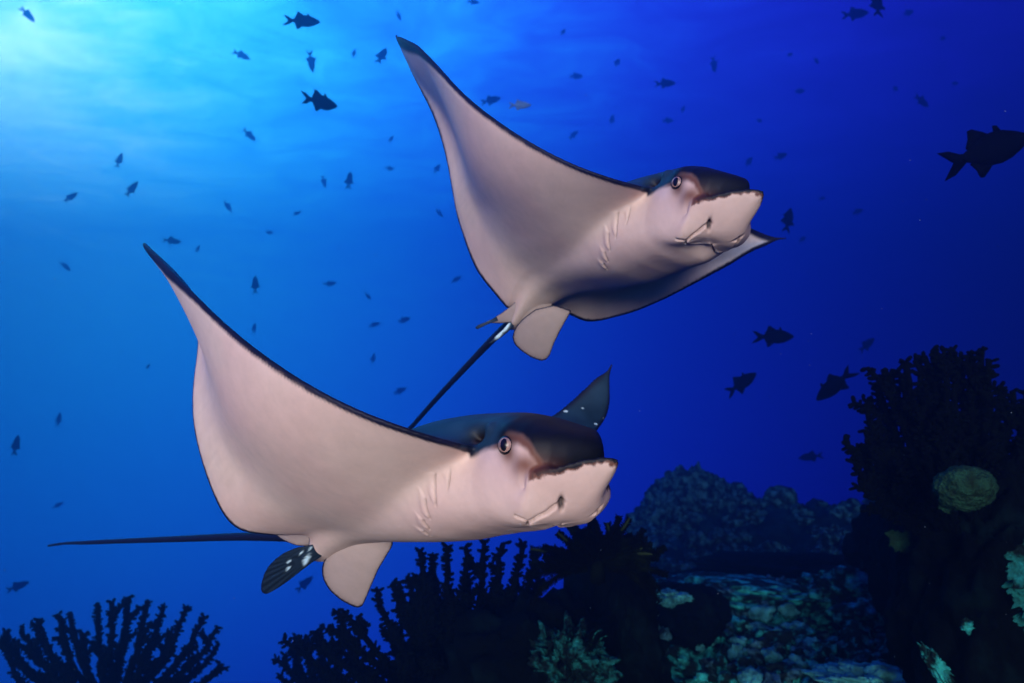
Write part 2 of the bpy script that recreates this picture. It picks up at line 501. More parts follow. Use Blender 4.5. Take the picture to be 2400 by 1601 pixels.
[0.0023,0.0016],[-0.0073,0.0127],[0.0007,0.0048],[-0.0101,-0.0081],[-0.0076,-0.0075],[-0.0026,-0.0018],[0.0017,0.0055],[0.0039,0.0112],
[-0.0398,0.0248],[0.0011,0.0007],[0.0012,-0.0023],[0.0017,-0.0006],[-0.0027,0.0015],[0.003,0.001],[-0.0033,-0.0012],[-0.0051,-0.0004],
[0.007,0.0017],[0.0149,0.0024],[0.0106,0.0012],[0.0011,0.0007],[0.0077,0.0018],[-0.0016,0.0004],[-0.0071,-0.0009],[-0.0058,-0.0014],
[-0.0005,-0.0009],[0.0031,0.0002],[0.0022,0.0015],[-0.0011,0.0024],[-0.0027,0.0017],[-0.0012,-0.0003],[0.0014,-0.0019],[0.0023,-0.0016],
[0.0015,-0.0004],[0.0008,-0.0005],[0.0015,-0.0025],[0.002,-0.0036],[0.0005,-0.0011],[-0.0017,0.0038],[-0.0018,0.0058],[0.001,0.0018],
[0.0039,-0.0054],[0.0036,-0.0081],[0.0018,-0.003],[0.0011,0.0007],[-0.004,0.0016],[0.0006,0.0002],[-0.0004,-0.0023],[0.0002,-0.0019],
[0.0003,-0.0014],[-0.0004,-0.012],[0.0162,0.0185],[0.0315,0.0493],[0.0011,0.0007],[0.0062,0.0007],[-0.0012,-0.0137],[-0.0031,-0.0172],
[-0.0016,-0.0109],[0.0004,-0.0005],[0.0015,0.0081],[0.0012,0.0104],[0.0005,0.0067],[0.0002,0.0007],[0.0003,-0.0037],[0.0003,-0.0044],
[-0.0005,-0.002],[-0.0016,0.001],[-0.0022,0.0027],[-0.0016,0.0024],[-0.0001,0.0009],[0.001,-0.0002],[0.0006,-0.0001],[-0.0013,0.0009],
[-0.0034,0.0016],[-0.0041,0.0015],[-0.0027,0.0008],[-0.0002,0.0005],[0.0138,-0.0016],[-0.0015,0.0045],[0.0057,0.0009],[0.0057,0.0009],
[0.0156,-0.0023],[-0.0009,0.0043],[0.0057,0.0009],[0.0057,0.001],[-0.0079,-0.0022],[-0.0103,-0.0045],[-0.0,0.0002],[0.0005,0.0003],
[-0.002,-0.0017],[-0.0011,-0.0022],[0.0023,-0.0084],[0.0057,0.001],[0.0016,-0.0062],[-0.0001,-0.0035],[-0.0018,-0.0016],[-0.0027,-0.001],
[-0.0025,-0.0014],[-0.0017,-0.0019],[-0.0005,-0.0017],[0.0006,-0.0009],[0.0011,-0.0],[0.0009,0.0004],[0.0001,0.0002],[-0.0007,0.0001],
[-0.0006,0.001],[0.0009,0.0029],[0.003,0.0046],[0.004,0.0043],[0.0016,0.0015],[-0.0041,-0.0023],[-0.0099,-0.0044],[-0.0106,-0.0035],
[-0.0034,-0.0007]]},'L': {'eyeR': [0.3135,-0.0939,-0.0023],'eyeL': [0.3135,0.0939,-0.0023],'leR': [0.2434,-0.0994,-0.0024],
'spirR': [0.2354,-0.0893,0.0248],'crR': [0.3575,-0.0763,-0.0472],'lobetip': [0.449,0.0,-0.0198],'lobeR45': [0.455,-0.085,-0.043],
'nosR': [0.3691,-0.0321,-0.0638],'nosL': [0.3691,0.0321,-0.0638],'mouR': [0.3248,-0.0671,-0.1009],'flap': [0.3424,0.0,-0.0904],
'g0': [0.2054,-0.1081,-0.0679],'g1': [0.173,-0.103,-0.0793],'g2': [0.1418,-0.0923,-0.0859],'g3': [0.1134,-0.0778,-0.0922],
'g4': [0.0866,-0.0623,-0.0965],'cloaca': [-0.3488,0.0,-0.0454],'tail0': [-0.4423,0.0,0.0182],'forehead': [0.3775,0.0,0.0364],
'crown': [0.2461,0.0,0.0871]}}
LMK = BAKE['L']


def interp(xs, ys, s):
    xs = np.array(xs, float)
    ys = np.array(ys, float)
    s = np.asarray(s, float)
    d = np.gradient(ys, xs)
    i = np.clip(np.searchsorted(xs, s) - 1, 0, len(xs) - 2)
    h = xs[i + 1] - xs[i]
    t = np.clip((s - xs[i]) / h, 0, 1)
    return (ys[i] * (1 + 2 * t) * (1 - t) ** 2 + h * d[i] * t * (1 - t) ** 2 + ys[i + 1] * t * t * (3 - 2 * t) + h * d[i + 1] * t * t * (t - 1))


NODE = np.linspace(.1, .86, 8)
_ay = np.array([.20, .25, .30, .35, .42, .50, .58, .65, .72, .78, .83, .86])
_le = interp([0, .10, .20, .35, .50, .65, .78, .86], [.24, .225, .185, .11, .02, -.09, -.21, -.31], _ay) + np.interp(_ay, NODE, BAKE['le'])
LEY = [0, .08, .11, .15] + list(_ay)
LEX = [.243, .243, .243, .250] + list(_le)
LEX[4] = .240
LEX[5] = .214
_ty = np.array([0, .08, .14, .20, .30, .40, .50, .60, .68, .75, .81, .86])
_te = interp([0, .08, .14, .20, .30, .45, .60, .75, .86], [-.36, -.35, -.365, -.39, -.37, -.325, -.30, -.305, -.32], _ty) + np.interp(_ty, NODE, BAKE['te'])


def LE(a):
    return interp(LEY, LEX, a)


def TE(a):
    return interp(_ty, _te, a)


YR = .10
RB = np.array([[1, 0, 0], [0, 0, -1], [0, 1, 0]], float)
AA = np.linspace(0, 1.0, 101)


def rotvec(v):
    th = np.linalg.norm(v)
    k = v / th
    K = np.array([[0, -k[2], k[1]], [k[2], 0, -k[0]], [-k[1], k[0], 0]])
    return np.eye(3) + np.sin(th) * K + (1 - np.cos(th)) * K @ K


def pose(p, B):
    """rest shape -> swimming pose (wings raised, twisted; head and rear pitched), in camera axes"""
    P = np.array(B['P'])
    p = np.asarray(p, float)
    rest = p
    p = p.copy()
    p[:, 0] -= np.where(p[:, 1] > YR, P[20] * np.sin(np.pi * np.clip(p[:, 1] - YR, 0, .76) / .76), 0)   # far wing swept back
    q = p.copy()
    for sg, par in ((-1, P[6:12]), (1, P[12:18])):
        th0, th1, th2, ph1, ph2, cb = par
        m = (np.sign(p[:, 1]) == sg) & (np.abs(p[:, 1]) > YR)
        a = np.abs(p[m, 1]) - YR
        x, z = p[m, 0], p[m, 2]
        xc = -.1 - .1 * (a / .5)
        z = z - cb * sm(a / .3) * ((x - xc) / .3) ** 2 * .1
        ph = ph1 * a + ph2 * a * a
        c, s = np.cos(ph), np.sin(ph)
        x2, z2 = xc + (x - xc) * c - z * s, (x - xc) * s + z * c
        thA = th0 * sm(AA / .35) + th1 * AA + th2 * AA * AA
        dy = np.concatenate([[0], np.cumsum((np.cos(thA[1:]) + np.cos(thA[:-1])) / 2 * np.diff(AA))])
        dz = np.concatenate([[0], np.cumsum((np.sin(thA[1:]) + np.sin(thA[:-1])) / 2 * np.diff(AA))])
        th = np.interp(a, AA, thA)
        q[m, 0] = x2
        q[m, 1] = sg * (YR + np.interp(a, AA, dy) - z2 * np.sin(th))
        q[m, 2] = np.interp(a, AA, dz) + z2 * np.cos(th)
    for s, ang, x0 in ((1, P[18], .10), (-1, P[19], -.15)):
        d = np.maximum(s * (q[:, 0] - x0), 0)
        th = ang * sm(d / .3)
        m = d > 0
        z = q[:, 2].copy()
        q[m, 0] = x0 + s * (d * np.cos(th))[m] - s * (z * np.sin(th))[m]
        q[m, 2] = (d * np.sin(th))[m] + (z * np.cos(th))[m]
    c = (q @ RB.T) @ rotvec(P[0:3]).T + P[3:6]
    C, W = np.array(B['c']), np.array(B['w'])
    for i in range(0, len(p), 20000):
        k = np.exp(-((rest[i:i + 20000, None] - C[None]) ** 2).sum(-1) / .13 ** 2)
        c[i:i + 20000, :2] += k @ W
        if 'hc' in B:
            k = np.exp(-((rest[i:i + 20000, None] - B['hc'][None]) ** 2).sum(-1) / HEAD_R ** 2)
            c[i:i + 20000, :2] += k @ B['hw']
    return c


HEAD_R = .042


def fit_head(B, pts):
    """small local shifts that bring snout, nostrils, mouth and forehead to where the photo shows them (depth unchanged)"""
    idx, tgt = [], []
    for (x, y, s), px in pts:
        if s == 'v':
            d = np.hypot(RBASE[:, 0] - x, RBASE[:, 1] - y) + (RNZ > -.15) * 9
        else:
            d = np.linalg.norm(RBASE - np.array([x, y, s]), axis=1)
        idx.append(int(np.argmin(d)))
        tgt.append(px)
    P = RV[idx]
    c = pose(P, B)
    t = np.array([[(q[0] - CX) / F * z, (q[1] - CY) / F * z] if q else [0, 0] for q, z in zip(tgt, c[:, 2])])
    for i, q in enumerate(tgt):
        if not q:
            t[i] = c[i, :2]
    K = np.exp(-((P[:, None] - P[None]) ** 2).sum(-1) / HEAD_R ** 2)
    B['hw'] = np.linalg.solve(K.T @ K + .03 * np.eye(len(P)), K.T @ (t - c[:, :2]))
    B['hc'] = P


def lobe_xr(u):
    """front edge of the snout, u = |y| / half width"""
    u = np.clip(u, 0, 1)
    return .350 + .099 * (.78 * (1 - u ** 1.1) + .22 * np.sqrt(np.maximum(1 - u ** 2.2, 0)))


def body_parts():
    """trunk with head, rostral lobe and two wings as closed shells that overlap; merged by remeshing"""
    mb = MB()
    # trunk + cranium: x, half width, top, bottom, exponent
    ST = [(.394, .018, .004, -.006), (.388, .042, .016, -.022), (.377, .062, .026, -.034), (.360, .077, .036, -.050),
          (.340, .087, .046, -.083), (.313, .092, .055, -.096), (.28, .094, .062, -.109), (.245, .094, .066, -.116), (.18, .108, .072, -.121),
          (.10, .116, .077, -.120), (0, .114, .078, -.113), (-.10, .106, .070, -.104), (-.20, .092, .056, -.092),
          (-.30, .072, .040, -.074), (-.37, .052, .028, -.054), (-.42, .036, .021, -.034), (-.46, .021, .016, -.014), (-.475, .010, .008, -.006)]
    K = 48
    V, fs = [], []
    for x, hw, zt, zb in ST:
        zc = min(max(-.008, zb + .3 * (zt - zb)), zt - .2 * (zt - zb))
        for j in range(K):
            a = 2 * math.pi * j / K
            c, s = math.cos(a), math.sin(a)
            n = 2.5 if s > 0 else 2.9
            y = hw * math.copysign(abs(c) ** (2 / n), c)
            z = zc + (zt - zc if s > 0 else zc - zb) * math.copysign(abs(s) ** (2 / n), s)
            V.append((x, y, z))
    m = len(ST)
    for i in range(m - 1):
        for j in range(K):
            fs.append((i * K + j, i * K + (j + 1) % K, (i + 1) * K + (j + 1) % K, (i + 1) * K + j))
    fs.append(tuple(range(K))[::-1])
    fs.append(tuple(range((m - 1) * K, m * K)))
    mb.add(V, fs)
    # rostral lobe (the flat snout), slices across y
    ys = np.linspace(-.0808, .0808, 41)
    V, fs = [], []
    for y in ys:
        u = abs(y) / .082
        xr = float(lobe_xr(u))
        zr = -.047 + .029 * (1 - u ** 2)
        sd = math.sqrt(max(0, 1 - (y / .092) ** 2))
        bz = lambda z: -.035 + (z + .035) * (.25 + .75 * sd)
        prof = [(.25, bz(-.086)), (.30, bz(-.096)), (.325, bz(-.097)), (.345, bz(-.090))]
        for t in (.25, .5, .75):
            prof.append((.345 + (xr - .345) * t, bz(-.090) + (zr - .007 - bz(-.090)) * (t ** .86)))
        prof += [(xr - .004, zr - .006), (xr, zr), (xr - .004, zr + .005)]
        for t in (.7, .4, .15):
            prof.append((.345 + (xr - .345) * t, zr + .004 - .018 * (1 - t) - .006 * math.sin(math.pi * t)))
        prof += [(.32, zr - .016), (.25, zr - .016)]
        V += [(x, y, z) for x, z in prof]
    n = len(prof)
    for i in range(len(ys) - 1):
        for j in range(n):
            fs.append((i * n + j, (i + 1) * n + j, (i + 1) * n + (j + 1) % n, i * n + (j + 1) % n))
    fs.append(tuple(range(n)))
    fs.append(tuple(range((len(ys) - 1) * n, len(ys) * n))[::-1])
    mb.add(V, fs)
    # wings
    A = np.concatenate([[.02, .05], np.linspace(.08, .84, 60), [.85, .857]])
    T = .5 - .5 * np.cos(np.linspace(0, math.pi, 44))
    for sg in (-1, 1):
        up, lo = [], []
        for a in A:
            le, te = float(LE(a)), float(TE(a))
            if le - te < .016:
                mid = (le + te) / 2
                le, te = mid + .008, mid - .008
            hv = np.interp(a, [.02, .06, .10, .14, .18, .24, .30, .40, .50, .70, .86], [.095, .090, .078, .062, .049, .036, .028, .020, .015, .0085, .005])
            hd = np.interp(a, [.02, .06, .10, .14, .18, .24, .30, .40, .50, .70, .86], [.075, .070, .060, .046, .036, .027, .022, .016, .012, .0075, .005])
            for t in T:
                x = le + (te - le) * t
                dx = min(x - te, le - x)
                ep = .5 + .35 * (1 - float(sm((a - .18) / .25)))
                tm_ = ep / (ep + .85)
                e = (t ** ep) * (1 - t) ** .85 / (tm_ ** ep * (1 - tm_) ** .85)
                rnd = math.sqrt(max(0, 1 - (1 - min(dx / .006, 1)) ** 2))
                up.append((x, sg * a, max(hd * e, .0045) * rnd))
                lo.append((x, sg * a, -max(hv * e, .0045) * rnd))
        na, nt = len(A), len(T)
        V = up + lo
        o = na * nt
        fs = []
        for i in range(na - 1):
            for j in range(nt - 1):
                q = (i * nt + j, i * nt + j + 1, (i + 1) * nt + j + 1, (i + 1) * nt + j)
                fs.append(q)
                fs.append(tuple(o + k for k in q[::-1]))
        for i in range(na - 1):
            for j in (0, nt - 1):
                q = (i * nt + j, (i + 1) * nt + j, o + (i + 1) * nt + j, o + i * nt + j)
                fs.append(q if j == 0 else q[::-1])
        for i in (0, na - 1):
            for j in range(nt - 1):
                q = (i * nt + j, o + i * nt + j, o + i * nt + j + 1, i * nt + j + 1)
                fs.append(q if i == 0 else q[::-1])
        mb.add(V, fs)
    me = mb.mesh('rest_shell')
    bm = bmesh.new()
    bm.from_mesh(me)
    bmesh.ops.recalc_face_normals(bm, faces=bm.faces)
    bm.to_mesh(me)
    bm.free()
    return me


def laplace(V, E, w, it):
    n = len(V)
    deg = np.bincount(E.ravel(), minlength=n).astype(float)
    for _ in range(it):
        acc = np.zeros_like(V)
        for k in range(3):
            acc[:, k] = np.bincount(E[:, 0], V[E[:, 1], k], n) + np.bincount(E[:, 1], V[E[:, 0], k], n)
        V = V + (acc / np.maximum(deg, 1)[:, None] - V) * w[:, None]
    return V


def get_ve(me):
    V = np.empty(len(me.vertices) * 3)
    me.vertices.foreach_get('co', V)
    E = np.empty(len(me.edges) * 2, np.int32)
    me.edges.foreach_get('vertices', E)
    return V.reshape(-1, 3), E.reshape(-1, 2)


def set_v(me, V):
    me.vertices.foreach_set('co', np.asarray(V, np.float32).ravel())
    me.update()


def get_n(me):
    N = np.empty(len(me.vertices) * 3, np.float32)
    me.vertex_normals.foreach_get('vector', N)
    return N.reshape(-1, 3).astype(float)


def seg_dist(xy, pl):
    """distance, side and fraction of points xy to a polyline"""
    pl = np.asarray(pl, float)
    best = np.full(len(xy), 9.0)
    side = np.zeros(len(xy))
    frac = np.zeros(len(xy))
    L = np.concatenate([[0], np.cumsum(np.linalg.norm(np.diff(pl, axis=0), axis=1))])
    for k in range(len(pl) - 1):
        a, b = pl[k], pl[k + 1]
        ab = b - a
        t = np.clip(((xy - a) @ ab) / (ab @ ab), 0, 1)
        v = xy - a - t[:, None] * ab
        d = np.linalg.norm(v, axis=1)
        m = d < best
        best[m] = d[m]
        side[m] = np.sign(ab[0] * v[:, 1] - ab[1] * v[:, 0])[m]
        frac[m] = ((L[k] + t * (L[k + 1] - L[k])) / L[-1])[m]
    return best, side, frac


def smooth_pl(pl, n=5):
    pl = np.asarray(pl, float)
    t = np.arange(len(pl))
    tt = np.linspace(0, len(pl) - 1, (len(pl) - 1) * n + 1)
    return np.stack([interp(t, pl[:, 0], tt), interp(t, pl[:, 1], tt)], 1)


def build_rest():
    src = body_parts()
    tmp = bpy.data.objects.new('rest_tmp', src)
    COL.objects.link(tmp)
    md = tmp.modifiers.new('r', 'REMESH')
    md.mode = 'VOXEL'
    md.voxel_size = .0042
    md.adaptivity = 0
    dg = bpy.context.evaluated_depsgraph_get()
    me = bpy.data.meshes.new_from_object(tmp.evaluated_get(dg))
    bpy.data.objects.remove(tmp)
    V, E = get_ve(me)
    ay = np.abs(V[:, 1])
    edge_d = np.minimum(LE(np.minimum(ay, .86)) - V[:, 0], V[:, 0] - TE(np.minimum(ay, .86)))
    # blend wing roots into the trunk, leave fin margins and the snout crisp
    w = .5 * sm((edge_d - .012) / .03) * sm((ay - .035) / .03)
    w[V[:, 0] > .27] = 0
    V = laplace(V, E, w, 60)
    w = np.full(len(V), .35)
    w[edge_d < .012] = .2
    V = laplace(V, E, w, 5)
    set_v(me, V)
    # finer skin on the head
    bm = bmesh.new()
    bm.from_mesh(me)
    es = [e for e in bm.edges if all(v.co.x > .055 and abs(v.co.y) < .135 for v in e.verts)]
    bmesh.ops.subdivide_edges(bm, edges=es, cuts=1, use_grid_fill=True)
    bmesh.ops.triangulate(bm, faces=[f for f in bm.faces if len(f.verts) > 4])
    bm.to_mesh(me)
    bm.free()
    V, E = get_ve(me)
    w = np.where((V[:, 0] > .05) & (np.abs(V[:, 1]) < .14), .5, 0.)
    V = laplace(V, E, w, 4)
    # melt the side of the snout into the cheek and jaw
    ay = np.abs(V[:, 1])
    w = .5 * sm((V[:, 0] - .265) / .02) * sm((.375 - V[:, 0]) / .02) * sm((-.050 - V[:, 2]) / .02) * sm((ay - .035) / .02)
    V = laplace(V, E, w, 90)
    zr_ = -.047 + .029 * (1 - np.clip(np.abs(V[:, 1]) / .082, 0, 1) ** 2)
    w = .5 * sm((V[:, 0] - .33) / .02) * sm((zr_ - .010 - V[:, 2]) / .010)
    V = laplace(V, E, w, 70)
    # fine wing tips
    ay = np.abs(V[:, 1])
    mid_ = .5 * (LE(np.minimum(ay, .86)) + TE(np.minimum(ay, .86)))
    V[:, 2] *= 1 - .65 * sm((ay - .66) / .20)
    V[:, 0] = mid_ + (V[:, 0] - mid_) * (1 - .7 * sm((ay - .80) / .06))
    set_v(me, V)
    N = get_n(me)
    base = V.copy()
    x, y, z = V.T
    ay = np.abs(y)
    col_dark = np.zeros(len(V))
    # ---- gill slits, five to a side, on the underside
    D = np.zeros(len(V))
    vent = sm((-.025 - z) / .02)
    slit = np.zeros(len(V))
    for i in range(5):
        g = np.array(LMK['g%d' % i])
        c = np.array([g[0], abs(g[1])])
        h = np.array([-.0095, -.0115]) * (1.0 - .06 * i)
        pn = np.array([h[1], -h[0]])
        pn /= np.linalg.norm(pn)
        pl = [c - h, c - h * .5 + pn * .0015, c, c + h * .5 - pn * .0015, c + h]
        pl = smooth_pl(pl, 4)
        xy = np.stack([x, ay], 1)
        m = (np.linalg.norm(xy - c, axis=1) < .06) & (z < -.02)
        d, sd, fr = seg_dist(xy[m], pl)
        win = sm(fr / .15) * sm((1 - fr) / .15)
        front = np.where(sd * np.sign(h[0] * pn[1] - h[1] * pn[0]) > 0, 1, -1)
        dd = d * front
        D[m] += vent[m] * win * (-.0030 * np.exp(-(d / .0015) ** 2) + .0018 * np.exp(-((dd - .0075) / .0065) ** 2))
        slit[m] = np.maximum(slit[m], win * np.exp(-(d / .0018) ** 2) * vent[m])
    # ---- nasal flap, nostril, mouth corner
    xy = np.stack([x, ay], 1)
    m = (x > .27) & (x < .42) & (ay < .09) & (z < -.03) & (N[:, 2] < .2)
    g1 = smooth_pl([(.322, .058), (.338, .053), (.352, .043), (.366, .036), (.378, .026)])
    g2 = smooth_pl([(.322, .058), (.311, .050), (.306, .036), (.311, .018), (.319, .008), (.327, -.002)])
    g3 = smooth_pl([(.322, .058), (.320, .066), (.311, .074)])
    for pl, dep, wid, lip in ((g1, .0055, .0022, .0045), (g2, .0065, .0024, .0075), (g3, .0040, .0020, .0020)):
        d, sd, fr = seg_dist(xy[m], pl)
        inner = (sd > 0) if pl is not g1 else (sd > 0)
        lipv = lip * np.exp(-np.maximum(d - .002, 0) / .010)
        fade = sm(fr / .1 + .3) * sm((1 - fr) / .12 + (.35 if pl is g2 else 0))
        D[m] += fade * (-dep * np.exp(-(d / wid) ** 2))
        if pl is not g3:
            # the flap stands proud on the mid-line side
            ins = (ay[m] < np.interp(x[m], [.30, .322, .338, .352, .366, .378, .40], [.05, .058, .053, .043, .036, .026, .02])) & (x[m] > np.interp(ay[m], [0, .008, .018, .036, .050, .058], [.326, .319, .311, .306, .311, .322]))
            D[m] += np.where(ins, lipv * .62, 0) * fade
        slit[m] = np.maximum(slit[m], fade * np.exp(-(d / .002) ** 2) * .9)
    noz = np.exp(-(((x - .371) * .8 + (ay - .031) * .6) / .008) ** 2 - (((x - .371) * -.6 + (ay - .031) * .8) / .0035) ** 2) * (z < -.02) * (N[:, 2] < .3)
    D -= .012 * noz
    # ---- head furniture: brow, spiracle, eye socket
    side = lambda p, r: np.exp(-((x - p[0]) ** 2 + (ay - p[1]) ** 2 + (z - p[2]) ** 2) / r ** 2)
    sp = np.array(LMK['spirR']) * [1, -1, 1]
    ey = np.array(LMK['eyeR']) * [1, -1, 1]
    sp = base[np.argmin(np.linalg.norm(base - sp, axis=1))]
    ey = base[np.argmin(np.linalg.norm(base - ey, axis=1))]
    sp[1], ey[1] = abs(sp[1]), abs(ey[1])
    D += .007 * side((ey[0] - .004, ey[1] - .002, ey[2] + .026), .020)
    D += .008 * side((sp[0] + .027, sp[1] - .004, sp[2] + .006), .012)
    D -= .022 * side(sp, .0145)
    D -= .0040 * side(ey, .0125)
    D -= .0035 * side((ey[0] + .012, ey[1], ey[2] - .022), .013)
    V = V + N * D[:, None]
    # a shallow hollow runs along the underside of each wing in front of its rear margin
    aw = np.clip(ay, 0, .86)
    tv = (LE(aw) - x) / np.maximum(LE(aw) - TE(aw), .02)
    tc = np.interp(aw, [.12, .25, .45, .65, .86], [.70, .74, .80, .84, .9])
    dth = .024 * sm((aw - .13) / .15) * sm((.72 - aw) / .32)
    V[:, 2] += dth * np.exp(-((tv - tc) / np.where(tv < tc, .34, .13)) ** 2) * sm((1 - tv) / .12) * sm(tv / .15)
    # ---- colour
    x, y, z = base.T
    nz = N[:, 2]
    a = np.minimum(ay, .86)
    q = base
    rag = fbm(q * 55, 3) * .5
    rag2 = fbm(q * 170, 2) * .5
    dl = (LE(a) - x) * .78
    dt = (x - TE(a)) * .95
    wing_dark = sm((nz - .12 - .25 * sm((.40 - a) / .2) * sm((.014 - z) / .010)) / .3)
    rimw = .0050 + .018 * sm((a - .50) / .25) * (1 - .45 * sm((a - .8) / .06)) + .002 * rag
    rim = np.maximum(1 - sm((dl - rimw) / (.004 + .012 * sm((a - .5) / .2))), 1 - sm((dt - .0100 - .0050 * np.abs(rag2)) / .0050))
    flat = sm((.020 - np.abs(z)) / .009)
    rim = rim * flat
    zb = np.interp(x, [.235, .25, .265, .30, .325, .343, .354, .362, .372], [-.016, -.012, -.008, -.005, -.001, -.004, -.013, -.026, -.045])
    head_dark = sm((z - zb + .004 * rag + .006) / (.014 + .014 * sm((x - .29) / .03)))
    lobe = (x > .345) & (z < -.002) & (ay < .1)
    yy = np.clip(ay / .082, 0, 1)
    xr = lobe_xr(yy)
    zr = -.047 + .029 * (1 - yy ** 2)
    lobe_dark = np.maximum(sm((nz - .05) / .3), sm((z - zr + .0075 + .006 * rag + .003 * rag2) / .004) * sm((x - .352) / .01))
    lobe_reg = sm((x - .352) / .012) * sm((.012 - (z - zr)) / .008)
    hd = head_dark * (1 - lobe_reg) + lobe_dark * lobe_reg
    on_head = sm((x - .236) / .012) * (ay < .13)
    dark = np.maximum(wing_dark, rim) * (1 - on_head) + hd * on_head
    spd = np.exp(-((x - sp[0]) ** 2 + (ay - sp[1]) ** 2 + (z - sp[2]) ** 2) / .0150 ** 2)
    spd = np.clip(spd * 1.3, 0, 1)
    socket = np.exp(-((x - ey[0]) ** 2 + (ay - ey[1]) ** 2 + (z - ey[2]) ** 2) / .0145 ** 2)
    under = np.exp(-((x - ey[0] - .006) ** 2 + (ay - ey[1]) ** 2 + (z - ey[2] + .014) ** 2) / .012 ** 2)
    pale = np.array([.80, .60, .49])
    pink = np.array([.80, .56, .47])
    brown = np.array([.13, .040, .018])
    black = np.array([.004, .005, .009])
    back = np.array([.013, .036, .066])
    ink = np.array([.006, .006, .022])
    mot = sm(.5 + .6 * fbm(q * 6, 3))[:, None]
    C = pale * (1 - mot) + pink * mot
    # blue sheen of light through the outer wing, painted into the skin colour
    blue_sheen = (sm((a - .30) / .40) * (.25 + .55 * np.exp(-((tv - tc + .06) / .16) ** 2)))[:, None]
    C = C * (1 - blue_sheen) + np.array([.40, .42, .52]) * blue_sheen
    # faint fin-ray streaks towards the rear margin
    st_ = fbm(np.stack([a * 120, x * 7, 0 * x], 1), 3)
    C = C * (1 + .035 * st_ * sm((.17 - dt) / .12) * sm((a - .16) / .08))[:, None]
    C = C * (1 - .42 * slit)[:, None]  # creases darkened too: shading painted in, with a faint crease tint
    C = C * (1 - .9 * sm(noz * 1.5))[:, None] + black * (.9 * sm(noz * 1.5))[:, None]
    # dark tones: back skin, black front of the head, inky fin margins
    front = sm((x - .265) / .05) * on_head
    Dk = back * (1 - front)[:, None] + black * front[:, None]
    mg = np.maximum(rim * (nz < .25), 1 - sm((np.minimum(dl, dt) - .004) / .012)) * (1 - on_head) * flat
    Dk = Dk * (1 - mg)[:, None] + ink * mg[:, None]
    Dk = Dk * (1 + .35 * fbm(q * 20, 3))[:, None]
    bz = (4 * dark * (1 - dark)) * on_head * sm((x - .27) / .03)
    C = C * (1 - dark)[:, None] + Dk * dark[:, None]
    C = C * (1 - .9 * bz)[:, None] + brown * (.9 * bz)[:, None]
    # brown skin in the fold above the snout
    fold = np.exp(-((x - .350) / .026) ** 2 - ((z + .031) / .015) ** 2) * on_head * sm((ay - .03) / .02)
    C = C * (1 - .9 * fold)[:, None] + (brown * 1.25) * (.9 * fold)[:, None]
    C = C * (1 - spd)[:, None] + np.array([.008, .004, .003]) * spd[:, None]  # hole's darkness painted into the colour over the dark brown spiracle
    sk = np.clip(socket * 1.25, 0, 1)
    C = C * (1 - sk)[:, None] + black * sk[:, None]
    C = C * (1 - .75 * under)[:, None] + brown * (.75 * under)[:, None]
    C = np.clip(C, .001, 1)
    spots = (nz > .25) * sm((.235 - x) / .04) * sm((np.minimum(dl, dt) - .006) / .006)
    set_v(me, V)
    return me, V, base, C, spots, nz


skin = skin_mat()
me_rest, RV, RBASE, RC, RSP, RNZ = build_rest()


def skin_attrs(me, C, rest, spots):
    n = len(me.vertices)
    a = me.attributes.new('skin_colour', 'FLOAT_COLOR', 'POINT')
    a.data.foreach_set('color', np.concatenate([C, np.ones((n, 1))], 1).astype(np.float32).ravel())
    a = me.attributes.new('rest', 'FLOAT_VECTOR', 'POINT')
    a.data.foreach_set('vector', rest.astype(np.float32).ravel())
    a = me.attributes.new('spots', 'FLOAT', 'POINT')
    a.data.foreach_set('value', np.asarray(spots, np.float32))
    me.materials.clear()
    me.materials.append(skin)
    me.polygons.foreach_set('use_smooth', np.ones(len(me.polygons), bool))


eye_black = simple_mat('eye_rim', (.004, .004, .005), .25, .5)
eye_iris = simple_mat('eye_iris', (.40, .24, .19), .3, .4, noise=(.20, .14, .15), scale=160, ramp_pos=(.4, .6))
fin_rim_dark = np.array([.006, .006, .022])


def px_cam(px, py, d):
    return np.array([(px - CX) / F * d, (py - CY) / F * d, d])


